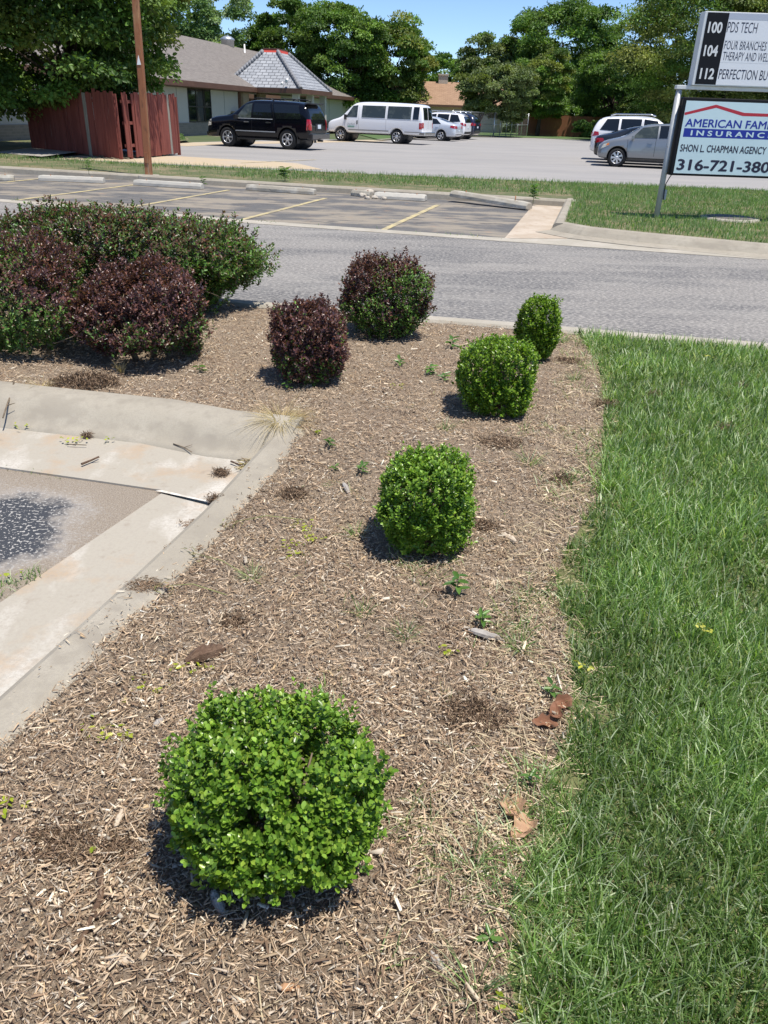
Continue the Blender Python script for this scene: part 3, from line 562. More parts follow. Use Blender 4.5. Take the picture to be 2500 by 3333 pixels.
tag(turf('slab_weeds', [(-1.62, 2.0), (-1.36, 2.3), (-1.27, 2.52), (-1.33, 2.54), (-1.46, 2.36), (-1.66, 2.1)], 900, (.015, .05), (.003, .005), GR, zero), 'green weeds along the edge of the concrete apron', 'weeds')

# ================================================================ BUILT OBJECTS
def uvbox(o, scale=1.0):
    """box-projected metric UVs so brick and tile patterns follow each face"""
    me = o.data; uv = me.uv_layers.new(name='UVMap')
    for p in me.polygons:
        n = p.normal; t = Vector((0, 0, 1)).cross(n)
        if t.length < .05: t = Vector((1, 0, 0))
        t.normalize(); b = n.cross(t)
        for li in p.loop_indices:
            co = me.vertices[me.loops[li].vertex_index].co; uv.data[li].uv = (co.dot(t) * scale, co.dot(b) * scale)
    return o
WHITEP = M('white_sign_paint', (.74, .75, .76), [(9, 1, .5, .7, (.6, .58, .54), .4)], .45)
GREYMET = M('worn_grey_metal', (.42, .44, .46), [(6, (1, 1, .4), .55, .66, (.62, .63, .62), .7), (14, 1, .66, .74, (.25, .12, .06), .6)], .5, metal=.2)
BLACKM = M('black_frame', (.008, .008, .011), [(20, 1, .62, .75, (.04, .035, .035), .5)], .5, spec=.25)
FACEW = M('white_acrylic', (.85, .85, .88), [(3, 1, .4, .7, (.85, .86, .91), .5)], .25)
FACEG = M('greyed_acrylic', (.5, .53, .62), (), .3)
FACEB = M('pale_blue_acrylic', (.66, .82, .87), [(2, 1, .4, .7, (.55, .71, .78), .5)], .2)
REDP = M('red_lettering', (.52, .025, .045), (), .35)
BLUEP = M('blue_lettering', (.012, .03, .34), (), .35)
NAVY = M('dark_lettering', (.018, .016, .045), (), .35)
WHITEL = M('white_lettering', (.8, .8, .8), (), .4)
def text(name, s, fit, LL, LR, TL, Yf, mat, parent, off=.0, depth=.0014, conv=None, bold=0):
    def mesh_of(st):
        cu = bpy.data.curves.new('lettering', 'FONT'); cu.body = st; cu.size = 1; cu.offset = off; cu.extrude = .5; cu.resolution_u = 3
        o = bpy.data.objects.new('lettering', cu); COL.objects.link(o); dg = bpy.context.evaluated_depsgraph_get(); dg.update()
        me = bpy.data.meshes.new_from_object(o.evaluated_get(dg)); bpy.data.objects.remove(o); bpy.data.curves.remove(cu); return me
    fm = mesh_of(fit); xs = [v.co.x for v in fm.vertices]; ys = [v.co.y for v in fm.vertices]; me = fm if s == fit else mesh_of(s)
    P0 = conv(*LL) if conv else aty(*LL, Yf); P1 = conv(*LR) if conv else aty(*LR, Yf); P2 = conv(*TL) if conv else aty(*TL, Yf)
    sx = (P1[0] - P0[0]) / (max(xs) - min(xs)); sz = (P2[1] - P0[1]) / (max(ys) - min(ys)); x0, y0 = min(xs), min(ys); pl = parent.location
    if bold:   # heavier strokes: copies of the glyphs side by side, each a hair further out
        b2 = bmesh.new(); b2.from_mesh(me); src = b2.verts[:] + b2.edges[:] + b2.faces[:]
        for k, (dx, dy) in enumerate(((bold, 0), (-bold, 0), (0, bold * .8), (0, -bold * .8))):
            g = bmesh.ops.duplicate(b2, geom=src)['geom']
            for v in g:
                if isinstance(v, bmesh.types.BMVert): v.co += Vector((dx, dy, .10 * (k + 1)))
        b2.to_mesh(me); b2.free()
    for v in me.vertices:
        v.co = ((v.co.x - x0) * sx + P0[0] - pl.x, Yf - pl.y - v.co.z * depth, (v.co.y - y0) * sz + P0[1] - pl.z)
    me.materials.clear(); o = link(name, me, mat, parent); return o
# ---- business sign on two posts
SY = 14.59; SB = Vector((4.6, SY, .1))
sign = thing('business_sign', 'white and black tenant sign above a pale blue insurance sign on grey posts', 'sign', SB)
def sbox(name, x0, x1, y0, y1, z0, z1, mat, bevel=.006, parent=sign):
    return MB().box(x0 - SB.x, x1 - SB.x, y0 - SB.y, y1 - SB.y, z0 - SB.z, z1 - SB.z).done(name, mat, parent, bevel)
mb = MB(); mb.tube([(-.0, 0, -.3), (-.0, 0, 1.985)], .047, 20); mb.done('post', GREYMET, sign)
mb = MB(); mb.tube([(2.62, 0, -.3), (2.62, 0, 1.985)], .047, 20); mb.done('post', GREYMET, sign)
sbox('top_bar', 4.535, 7.30, SY - .06, SY + .06, 2.087, 2.145, WHITEP)
up = sbox('upper_cabinet', 4.755, 7.08, SY - .11, SY + .11, 2.147, 3.165, WHITEP)
def face_poly(name, pts, y0, y1, mat, parent=sign):
    return MB().prism([(x - SB.x, z - SB.z) for x, z in pts], y0 - SB.y, y1 - SB.y, 'y').done(name, mat, parent)
UF = SY - .11
face_poly('number_panel', [(4.80, 2.165), (5.135, 2.165), (5.135, 3.15), (4.80, 3.15)], UF - .005, UF + .01, BLACKM)
face_poly('tenant_strip', [(5.137, 3.065), (7.03, 3.065), (7.03, 3.15), (5.137, 3.15)], UF - .005, UF + .01, FACEG)
for za, zb_ in ((2.786, 3.062), (2.482, 2.782), (2.165, 2.478)):
    face_poly('tenant_strip', [(5.137, za), (7.03, za), (7.03, zb_), (5.137, zb_)], UF - .005, UF + .01, FACEW)
lowc = sbox('lower_cabinet', 4.662, 7.10, SY - .12, SY + .12, .80, 1.975, BLACKM, .012)
LF = SY - .12
face_poly('insurance_panel', [(4.715, .835), (7.05, .835), (7.05, 1.925), (4.715, 1.925)], LF - .006, LF + .01, FACEB)
mb = MB(); mb.tube([(.13, .0, .70), (.10, -.02, .66), (.05, -.03, .55), (.046, -.045, .40), (.05, -.05, .30)], .008, 6); mb.done('cable', BLACKM, sign)
sbox('junction_box', 4.63, 4.70, SY - .03, SY + .05, .40, .56, GREYMET)
cs = lambda x, y: (2100 + x / 3.5675, y / 3.5675)
UT = UF - .0056; LT_ = LF - .0064
for s, fit, ll, lr, tl, mt, off in (('100', '100', (722, 382), (885, 380), (745, 250), WHITEL, .028), ('104', '104', (672, 652), (833, 648), (690, 520), WHITEL, .028), ('112', '112', (625, 915), (790, 915), (650, 788), WHITEL, .028),
    ('PDS TECH', 'PDS TECH', (945, 375), (1293, 375), (965, 252), NAVY, -.004), ('FOUR BRANCHES', 'FOUR BRANCHES', (912, 572), (1405, 568), (930, 473), NAVY, -.004),
    ('THERAPY AND WELLNESS', 'THERAPY AND', (893, 698), (1283, 697), (910, 600), NAVY, -.004), ('PERFECTION BU', 'PERFECTION', (847, 915), (1290, 915), (865, 800), NAVY, .0)):
    text('lettering', s, fit, cs(*ll), cs(*lr), cs(*tl), UT, mt, sign, off)
text('lettering', 'AMERICAN FAMILY', 'AMERICAN FAM', cs(462, 1468), cs(1400, 1485), cs(495, 1378), LT_, BLUEP, sign, .0, bold=.022)
bx = [aty(*cs(*q), LT_) for q in ((437, 1588), (455, 1487))]
face_poly('blue_band', [(bx[0][0], bx[0][1]), (6.86, bx[0][1]), (6.86, bx[1][1]), (bx[0][0], bx[1][1])], LT_ - .0003, LT_ + .004, BLUEP)
text('lettering', 'I N S U R A N C E', 'I N S U R A N C', cs(528, 1571), cs(1378, 1592), cs(540, 1513), LT_ - .0006, FACEB, sign, .0, bold=.03)
text('lettering', 'SHON L. CHAPMAN AGENCY', 'SHON L. CHAPMAN AGENCY', cs(402, 1757), cs(1395, 1793), cs(415, 1675), LT_, NAVY, sign, .0, bold=.022)
text('lettering', '316-721-380', '316-721-380', cs(365, 1970), cs(1427, 2010), cs(385, 1848), LT_, NAVY, sign, .0, bold=.032)
rl = [aty(*cs(*q), LT_) for q in ((458, 1307), (825, 1215), (1150, 1310), (1427, 1322), (1427, 1352), (1130, 1348), (825, 1252), (458, 1338))]
rl[3] = (6.9, rl[3][1]); rl[4] = (6.9, rl[4][1])
mb = MB()
for a, b in ((0, 7), (1, 6), (2, 5)):
    q = [rl[a], rl[a + 1], rl[b - 1], rl[b]]
    mb.prism([(x - SB.x, z - SB.z) for x, z in q], LT_ - .0003 - SB.y, LT_ + .004 - SB.y, 'y')
mb.done('red_roof_line', REDP, sign)
# ---- round drain cover in the island grass
mc = thing('manhole_cover', 'round dark cover set in the grass under the sign', 'manhole', (5.95, 14.75, .1))
MB().lathe([(.02, -.05), (.40, -.05), (.40, .035), (.36, .05), (.02, .052)], 32).done('cover', M('cast_iron', (.13, .115, .11), [(12, 1, .5, .6, (.2, .17, .14), .6)], .8), mc)
MB().lathe([(.405, -.05), (.50, -.05), (.49, .03), (.405, .04), (.405, -.05)], 32, cap=False).done('ring', CONC, mc)
# ---- rusty pole
RUST = M('rusted_paint', (.30, .115, .052), [(3, (1, 1, .25), .5, .62, (.42, .24, .12), .75), (11, (1, 1, .3), .55, .68, (.10, .04, .022), .7), (2.2, (2, 2, .2), .62, .7, (.5, .45, .36), .6)], .8, (40, .4, .004))
pb = gnd(485, 572, .1); pole = thing('light_pole', 'tall rusty square steel pole with a torn white notice', 'pole', (pb[0], pb[1], .08))
ptx = aty(441, 0, pb[1]); lean = (ptx[0] - pb[0], 0, ptx[1] - .08); lean = Vector(lean).normalized() * 9
def pole_pt(t): return Vector((lean.x * t / lean.z, 0, t))
mb = MB()
for k, (z0, z1) in enumerate(((-.3, 9),)):
    a, b = pole_pt(z0), pole_pt(z1); w = .076
    mb.hexa([a + Vector(q) for q in ((-w, -w, 0), (w, -w, 0), (w, w, 0), (-w, w, 0))] + [b + Vector(q) * .78 for q in ((-w, -w, 0), (w, -w, 0), (w, w, 0), (-w, w, 0))])
mb.done('shaft', RUST, pole, .02)
q = [aty(*p, pb[1] - .08) for p in ((450, 179), (459, 211), (446, 211))]
MB().prism([(x - pb[0], z - .08) for x, z in q], -.082, -.074, 'y').done('paper_notice', M('white_paper', (.85, .85, .85), (), .7), pole)
a = pole_pt(.42); MB().box(a.x - .05, a.x + .03, -.092, -.074, .30, .52).done('cover_plate', RUST, pole)
MB().box(-.2, .2, -.2, .2, -.3, .04).done('footing', CONC, pole, .02)
# ---- red board fence round the bins
REDW = M('faded_red_boards', (.19, .047, .034), [(2, (3, 3, .25), .45, .62, (.26, .075, .055), .7), (12, (3, 3, .12), .56, .66, (.08, .02, .017), .7), (5, (4, 4, .2), .66, .74, (.38, .3, .25), .7)], .9)
GREYW = M('bare_grey_board', (.30, .275, .23), [(8, (3, 3, .2), .45, .62, (.2, .18, .14), .7)], .9)
fA = gnd(108, 492); fB = gnd(392, 520); fC = gnd(582, 505)
fence = thing('bin_enclosure_fence', 'weathered red board fence with loose leaning boards and one bare grey board', 'fence', (fB[0], fB[1], 0))
def boards(p0, p1, n, grey, gap, name_panel):
    p0 = np.array(p0); p1 = np.array(p1); d = (p1 - p0); Ln = np.linalg.norm(d); d /= Ln; nr = np.array([d[1], -d[0]]); w = Ln / n; ang = math.atan2(d[1], d[0])
    panel = MB()
    for k in range(n):
        if k in gap: continue
        c = p0 + d * (k + .5) * w; h = 1.88 + random.uniform(-.05, .04); tilt = random.gauss(0, .012); off = random.uniform(-.006, .012)
        M_ = Matrix.Translation((c[0] - fB[0], c[1] - fB[1], .03 + random.uniform(0, .05))) @ Matrix.Rotation(ang, 4, 'Z') @ Matrix.Rotation(tilt, 4, 'Y')
        hw = w / 2 - .004; mbk = MB() if k in grey else panel
        mbk.prism([(-hw, 0), (hw, 0), (hw, h - .03 * random.random()), (-hw, h - .03 * random.random())], -.022 + off, off, 'y', M_)
        if k in grey: mbk.done('grey_board', GREYW, fence)
    panel.done(name_panel, REDW, fence)
    rails = MB()
    for z in (.35, 1.0, 1.6):
        M_ = Matrix.Translation((p0[0] - fB[0], p0[1] - fB[1], z)) @ Matrix.Rotation(ang, 4, 'Z'); rails.box(0, Ln, .016, .055, 0, .09, M_)
    rails.done('rail', REDW, fence)
boards(fA, fB, 31, (21,), (), 'board_panel'); boards(np.array(fB) + [.16, .25], fC, 25, (21,), (2, 3, 9), 'board_panel')
fd = np.array(fC) + np.array([-3.2, 2.0]); boards(fC, fd, 22, (), (), 'board_panel')
for p in (fA, fB, (fB[0] + .2, fB[1] + .4), fC):
    mb = MB(); mb.box(p[0] - fB[0] - .05, p[0] - fB[0] + .05, p[1] - fB[1] + .05, p[1] - fB[1] + .15, 0, 1.85); mb.done('fence_post', REDW, fence)
slab = M('fence_slab', (.36, .34, .31), [(1, 1, .45, .6, (.3, .27, .23), .7)], .92)
sheet('fence_slab', [(-12.6, 26.6), (-10.6, 25.35), (-10.6, 32), (-13, 31.5)], .108, slab)

# ---- wheel stops and rubble
def wheel_stop(label, pa, pb_, dz=0., mat=STOPC, roll=0, broken=False, tiltz=(0, 0), wid=.17):
    a = np.array(gnd(*pa)); b = np.array(gnd(*pb_)); c = (a + b) / 2; d = b - a; Ln = np.linalg.norm(d)
    t = thing('wheel_stop', label, 'wheel stop', (c[0], c[1], dz), math.atan2(d[1], d[0]), 'concrete wheel stops along the stalls')
    mb = MB(); n = 18; bm = mb.bm; rows = []
    prof = ((-wid / 2, 0), (-wid / 2 * .95, .06), (-wid / 2 * .55, .115), (wid / 2 * .55, .12), (wid / 2 * .95, .06), (wid / 2, 0))
    for k in range(n + 1):
        x = -Ln / 2 + Ln * k / n; e = min(1, .5 + min(k, n - k) * .5)
        rows.append([bm.verts.new((x + random.uniform(-.006, .006) * (0 < k < n), y * (.9 + .1 * e) + random.uniform(-.003, .003), z * (.82 + .18 * e) + random.uniform(-.004, .003) * (z > 0) + tiltz[0] + (tiltz[1] - tiltz[0]) * k / n)) for y, z in prof])
    for r0, r1 in zip(rows, rows[1:]):
        for k in range(5): bm.faces.new([r0[k], r0[k + 1], r1[k + 1], r1[k]])
        bm.faces.new([r0[5], r0[0], r1[0], r1[5]])
    bm.faces.new(rows[0]); bm.faces.new(rows[-1][::-1])
    mb.done('block', mat, t, .008)
    for s in (-.32, .32): pin = MB(); pin.tube([(s * Ln, 0, .09), (s * Ln, 0, .135 + max(tiltz))], .011, 8); pin.done('steel_pin', RUST, t)
    return t
WST = M('white_painted_stop', (.45, .43, .385), [(5, 1, .52, .66, (.48, .45, .4), .7), (30, 1, .6, .7, (.35, .31, .26), .5)], .85)
wheel_stop('whitewashed wheel stop left of the rusty pole', (130, 588), (340, 596), 0, WST)
wheel_stop('white wheel stop at the foot of the rusty pole', (440, 602), (660, 616), 0, WST)
wheel_stop('wheel stop in shade at the left edge of the stalls', (-110, 586), (48, 588), 0, STOPC)
wheel_stop('plain grey wheel stop between the rusty pole and the rubble', (806, 618), (1026, 634), 0)
wheel_stop('short broken wheel stop lying against the kerb beside the rubble', (1148, 636), (1208, 642), 0)
wheel_stop('wide chalky wheel stop right of the rubble heap', (1222, 644), (1386, 654), 0, WST, wid=.3)
wheel_stop('tilted grey wheel stop with one end raised, last before the island', (1472, 655), (1722, 684), 0, STOPC, tiltz=(.10, .02), wid=.24)
def rubble(label, px, s, seed, mat, cat='rubble', name='concrete_rubble'):
    p = gnd(*px); mb = MB(); r = random.Random(seed); bm = mb.bm
    bmesh.ops.create_icosphere(bm, subdivisions=2, radius=s)
    for v in bm.verts: v.co = Vector((v.co.x * 1.3, v.co.y, v.co.z * .6)) * (1 + .35 * noise.noise(v.co * (2.2 / s) + Vector((seed, 0, 0))))
    o = mb.done(name, mat); o.location = (p[0], p[1], s * .3); o.rotation_euler = (0, 0, r.random() * 6); return tag(o, label, cat, 'broken concrete by the wheel stops')
RUB = M('broken_concrete', (.5, .45, .38), [(20, 1, .45, .6, (.36, .32, .28), .7)], .95, (40, .6, .01))
for k, (x, y, s, lb) in enumerate(((1200, 634, .13, 'largest lump of broken concrete, against the short wheel stop end'), (1182, 641, .09, 'dark broken lump at the left of the rubble heap'), (1222, 646, .07, 'small pale lump at the right of the rubble heap'), (1196, 647, .06, 'pebble sized lump in front of the rubble heap'), (1248, 648, .06, 'loose concrete crumb right below the chalky wheel stop'))):
    rubble(lb, (x, y), s, 3 + k, RUB)

# ---- clinic building
W0 = np.array([-12.83, 50.42]); ub = np.array([math.sin(R_(11)), math.cos(R_(11))]); vb = np.array([math.cos(R_(11)), -math.sin(R_(11))])
MBld = Matrix(((ub[0], vb[0], 0, W0[0]), (ub[1], vb[1], 0, W0[1]), (0, 0, 1, 0), (0, 0, 0, 1)))   # local x along the front, y out to the lot
bld = bpy.data.objects.new('clinic_building', None); COL.objects.link(bld); bld.matrix_world = MBld
tag(bld, 'long low building with grey shingle roof, white wall panels and slate porch roof', 'building')
SHING = brick_mat('grey_brown_shingles', (.175, .155, .14), (.235, .21, .19), (.12, .105, .095), 1, .32, .14, ms=.012)
STUCCO = M('white_stucco', (.53, .505, .45), [(3, 1, .4, .65, (.47, .46, .42), .6), (60, 1, .4, .6, (.42, .41, .38), .4)], .9)
TANBR = brick_mat('tan_brick', (.36, .27, .18), (.29, .21, .14), (.40, .34, .26), 1, .22, .075, ms=.01)
GRBR = brick_mat('grey_brick', (.25, .215, .18), (.19, .165, .14), (.26, .23, .2), 1, .3, .11, ms=.014)
FASC = M('brown_fascia', (.11, .052, .034), [(4, (.3, 1, 1), .45, .65, (.15, .075, .05), .6)], .6)
GLASS = M('dark_window_glass', (.012, .016, .018), (), .04, spec=.8)
DARKF = M('dark_frame', (.03, .025, .022), (), .5)
def bpart(mb, name, mat, uv=False, parent=bld, bevel=0):
    o = mb.done(name, mat, parent, bevel)
    return uvbox(o) if uv else o
S0, S1, OV, RO, ZE, ZR = -31.0, 46.2, .85, -7.0, 2.83, 6.28
back = 2 * RO - OV
mb = MB()   # walls: stucco front body, back and ends
mb.box(S0 + .9, S1 - .9, back + .9, 0, .68, 2.62); bpart(mb, 'wall', STUCCO)
mb = MB(); mb.box(S0 + .88, S1 - .88, back + .88, .05, -.1, .677); bpart(mb, 'brick_base', GRBR, True)
mb = MB()
e = [(S0, OV, ZE), (S1, OV, ZE), (S1, back, ZE), (S0, back, ZE)]; r = [(S0 + 7.5, RO, ZR), (36.5, RO, ZR)]
th = .12
def rf(*ps): mb.face([Vector(p) for p in ps])
rf(e[0], e[1], r[1], r[0]); rf(e[1], e[2], r[1]); rf(e[2], e[3], r[0], r[1]); rf(e[3], e[0], r[0])
low = [(x, y, z - th) for x, y, z in e]; rf(*low[::-1])
for k in range(4): rf(low[k], low[(k + 1) % 4], e[(k + 1) % 4], e[k])
bmesh.ops.remove_doubles(mb.bm, verts=mb.bm.verts[:], dist=.001); roof = bpart(mb, 'roof', SHING, True)
mb = MB()
mb.box(S0 - .02, S1 + .02, OV + .003, OV + .09, 2.56, 2.85); mb.box(S1 + .02, S1 + .06, back, OV + .09, 2.56, 2.85); mb.box(S0 - .06, S0 - .02, back, OV + .09, 2.56, 2.85)
bpart(mb, 'fascia', FASC)
mb = MB(); mb.box(S0, S1, .003, OV, 2.52, 2.60); bpart(mb, 'soffit', FASC)
def window(x0, x1, z0, z1, cols, rows, name='window'):
    f = MB(); f.box(x0, x1, .004, .05, z0, z0 + .07); f.box(x0, x1, .004, .05, z1 - .07, z1)
    for k in range(cols + 1):
        x = x0 + (x1 - x0) * k / cols; f.box(max(x0, x - .035), min(x1, x + .035), .006, .048, z0 + .07, z1 - .07)
    for zz in rows: f.box(x0, x1, .008, .046, zz - .03, zz + .03)
    fo = bpart(f, name, DARKF); g_ = MB(); g_.box(x0 + .02, x1 - .02, .0035, .02, z0 + .02, z1 - .02); bpart(g_, 'pane', GLASS, parent=fo)
window(1.68, 5.05, .70, 2.58, 3, (1.55,)); window(22.5, 25.5, .9, 2.5, 2, (1.5,)); window(-17.6, -15.8, 1.1, 2.5, 2, ()); window(-9, -6.4, .8, 2.5, 2, (1.5,))
mb = MB(); mb.box(9.75, 10.0, .003, .12, .0, 2.52); bpart(mb, 'brown_pilaster', FASC)
for q in ((10.0, 11.1, .003, .3, .0, 2.52), (13.4, 14.6, .003, .3, 0, 2.52), (8.3, 9.7, .06, .32, 0, 1.35)):
    mb = MB(); mb.box(*q); bpart(mb, 'brick_pier', TANBR, True)
mb = MB(); mb.box(11.2, 13.3, .004, .06, .0, 2.45); dr = bpart(mb, 'door', GLASS)
mb = MB(); mb.box(12.2, 12.3, .062, .09, .9, 1.2); bpart(mb, 'handle', GREYMET, parent=dr)
mb = MB(); mb.box(15, 18.6, .004, .08, 0, 2.5); bpart(mb, 'entrance_recess', GLASS)
PJ = M('panel_joint', (.3, .3, .29), (), .8)
for xx, w_ in ((-14.2, .03), (-12.7, .03), (-11.2, .03), (-19.2, .03), (-20.6, .03), (.2, .015), (7.3, .015), (30, .015), (33, .015)):
    mb = MB(); mb.box(xx - w_, xx + w_, .003, .02, .69, 2.5); bpart(mb, 'panel_joint', PJ)
mb = MB(); mb.box(28.2, 28.75, .003, .05, 1.4, 1.72); bpart(mb, 'wall_vent', M('vent_tan', (.35, .3, .24), [(40, (1, 1, 6), .4, .6, (.2, .17, .13), .6)], .7))
# porch with slate pyramid roof
SLATE = brick_mat('grey_slate_tiles', (.29, .305, .33), (.38, .395, .42), (.10, .105, .12), 1, .46, .30, ms=.022, bumpd=.02, rough=.6)
px0, px1, py0, py1 = 11.15, 18.95, -1.55, 4.05; tx0, tx1, ty0, ty1, zt = 14.0, 16.4, .4, 1.5, 5.16
B4 = [(px0, py1), (px1, py1), (px1, py0), (px0, py0)]; T4 = [(tx0, ty1), (tx1, ty1), (tx1, ty0), (tx0, ty0)]
mb = MB()
for k in range(4):
    j = (k + 1) % 4; mb.face([Vector((*B4[k], ZE + .004)), Vector((*B4[j], ZE + .004)), Vector((*T4[j], zt)), Vector((*T4[k], zt))])
mb.face([Vector((*p, zt)) for p in T4]); mb.face([Vector((*p, ZE + .004)) for p in B4[::-1]])
bmesh.ops.remove_doubles(mb.bm, verts=mb.bm.verts[:], dist=.001); bpart(mb, 'porch_roof', SLATE, True)
HIP = M('slate_hip_cap', (.20, .205, .22), [(5, 1, .4, .6, (.27, .275, .29), .7)], .7)
for k in range(4):
    a = Vector((*B4[k], ZE)); b = Vector((*T4[k], zt)); mb = MB(); d = (b - a); n = 16
    for q in range(n):
        s = a + d * (q / n); e_ = a + d * ((q + 1) / n); mb.tube([s + Vector((0, 0, .02)), e_ + Vector((0, 0, .08))], [.17, .12], 6)
    bpart(mb, 'hip_cap', HIP)
mb = MB(); P = [Vector((x + (x - 15.2) * .06, y + (y - .95) * .06, z)) for z in (zt - .12, zt + .16) for x, y in T4]
P = P[:4] + [Vector((15.2 + (p.x - 15.2) * .9, .95 + (p.y - .95) * .9, p.z)) for p in P[4:]]; mb.hexa(P)
bpart(mb, 'red_flashing', M('red_flashing', (.62, .07, .045), [(5, 1, .5, .7, (.5, .07, .05), .5)], .6))
mb = MB(); mb.box(tx0 + .02, tx1 - .02, ty0 + .02, ty1 - .02, zt + .163, zt + .24); bpart(mb, 'roof_cap', FASC)
mb = MB()
mb.box(px0 - .02, px1 + .02, py1, py1 + .1, 2.55, 2.86); mb.box(px0 - .1, px0 - .022, OV + .1, py1 + .1, 2.55, 2.86); mb.box(px1 + .022, px1 + .1, OV + .1, py1 + .1, 2.55, 2.86)
bpart(mb, 'porch_fascia', FASC)
mb = MB(); mb.box(px0, px1, OV + .1, py1 - .003, 2.55, 2.62); bpart(mb, 'porch_ceiling', STUCCO)
for x, y in ((px0 + .5, py1 - .5), (px1 - .5, py1 - .5), (15.1, py1 - .5)):
    mb = MB(); mb.box(x - .22, x + .22, y - .22, y + .22, 0, 2.548); bpart(mb, 'porch_column', STUCCO)
mb = MB(); mb.tube([(px0 - .06, 3.0, 3.15), (px0 + .0, 3.1, 3.3)], .05, 6); mb.tube([(px0 - .35, 3.15, 3.3), (px0 + .1, 3.1, 3.4)], .09, 8); mb.tube([(px0 - .1, 2.8, 3.2), (px0 - .35, 2.8, 3.1)], .07, 8); bpart(mb, 'flood_light', M('white_plastic', (.75, .75, .75), (), .4))
GALV = M('galvanised_steel', (.6, .63, .66), [(6, 1, .4, .6, (.48, .5, .53), .6)], .35, metal=.7)
def on_ridge(px, py, off=-7):
    d = ray(px, py); s = (off + W0 @ vb) / (d[:2] @ vb); P = d * s; return float((P[:2] - W0) @ ub), CAM_H + P[2]
s_, z_ = on_ridge(741, 142, -7.2)
mb = MB(); Mx = Matrix.Translation((s_, -7.2, ZR - .25)); mb.lathe([(.55, 0), (.55, .62), (.62, .64), (.62, .75), (.3, .95), (.05, 1.0)], 20, Mx); bpart(mb, 'roof_fan', GALV)
s_, z_ = on_ridge(790, 178, -6.2)
mb = MB(); mb.lathe([(.28, 0), (.07, .12), (.06, .8), (.055, .8)], 12, Matrix.Translation((s_, -6.0, ZR - .6))); bpart(mb, 'vent_pipe', M('white_pipe', (.8, .8, .8), (), .5))
# ---- play equipment and hydrant at far left
pk = gnd(85, 452); tag_ = M('pink_plastic', (.5, .1, .2), (), .4); pur = M('purple_plastic', (.09, .05, .28), (), .4)
toy = thing('toy_pushcar', 'pink plastic toy cart with a tall curved purple handle in shade', 'toy', (pk[0], pk[1], .1))
mb = MB(); mb.box(-.32, .3, -.25, .25, .12, .2); mb.box(-.34, -.26, -.25, .25, .1, .5); mb.box(.22, .3, -.25, .25, .1, .36); mb.box(-.26, .22, -.25, -.19, .2, .32); mb.box(-.26, .22, .19, .25, .2, .32); mb.done('tub', tag_, toy, .02)
mb = MB(); mb.tube([(-.3, 0, .45), (-.45, 0, .8), (-.7, 0, 1.15), (-.98, 0, 1.42)], [.07, .06, .05, .045], 10); mb.done('handle', pur, toy)
for x in (-.2, .2):
    mb = MB(); mb.lathe([(.02, -.3), (.13, -.3), (.13, .3), (.02, .3)], 14, Matrix.Translation((x, 0, .1)) @ Matrix.Rotation(math.pi / 2, 4, 'X')); mb.done('wheel', BLACKM, toy)
hk = gnd(22, 448); hyd = thing('fire_hydrant', 'weathered yellow-green hydrant with pale cap at far left', 'hydrant', (hk[0], hk[1], .1))
HY = M('faded_hydrant_paint', (.24, .25, .12), [(8, 1, .45, .6, (.12, .2, .2), .7)], .7)
MB().lathe([(.2, 0), (.2, .06), (.13, .08), (.13, .62), (.17, .64), (.17, .7), (.12, .78), (.03, .84)], 16).done('barrel', HY, hyd)
mb = MB(); mb.tube([(-.24, 0, .5), (.24, 0, .5)], .07, 10); mb.done('outlet', HY, hyd)
MB().lathe([(.1, .80), (.1, .86), (.04, .93), (.02, .93)], 12).done('cap', M('pale_cap', (.7, .66, .5), (), .6), hyd)

# ---- brown roofed house, fences at the back
hs = thing('brown_roofed_house', 'tan house with brown shingle roof and small chimney beyond the chain link fence', 'house', (4.2, 97, 0))
BRSH = brick_mat('brown_shingles', (.30, .185, .115), (.37, .235, .15), (.2, .12, .075), 1, .4, .2, ms=.015)
TANW = M('tan_siding', (.48, .40, .29), [(3, (1, 1, 4), .4, .6, (.43, .36, .26), .6)], .85)
mb = MB(); mb.box(-8, 7, -4, 4, 0, 2.5); mb.done('wall', TANW, hs)
mb = MB(); mb.box(-8.6, 7.6, -4.62, -4.58, 2.30, 2.48); mb.done('fascia', FASC, hs)
mb = MB(); mb.prism([(-4.6, 2.5), (4.6, 2.5), (0, 4.75)], -8.6, 7.6, 'x'); ro = uvbox(mb.done('roof', BRSH, hs))
mb = MB(); mb.box(.1, 1.1, -.4, .5, 3.6, 5.35); mb.box(.02, 1.18, -.48, .58, 5.35, 5.5); mb.done('chimney', M('pale_brick', (.55, .48, .4), [(9, 1, .45, .6, (.45, .38, .31), .6)], .9), ro)
mb = MB(); mb.box(1.8, 6.4, -4.03, -3.99, 0, 2.1); mb.done('garage_door', M('grey_door', (.42, .41, .4), [(1, (1, 1, 9), .45, .55, (.35, .34, .33), .7)], .7), hs)
mb = MB(); mb.box(-5, -3, -4.04, -3.99, .9, 2.1); wo = mb.done('window', DARKF, hs); mb = MB(); mb.box(-4.9, -3.1, -4.06, -4.042, 1, 2.0); mb.done('pane', GLASS, wo)
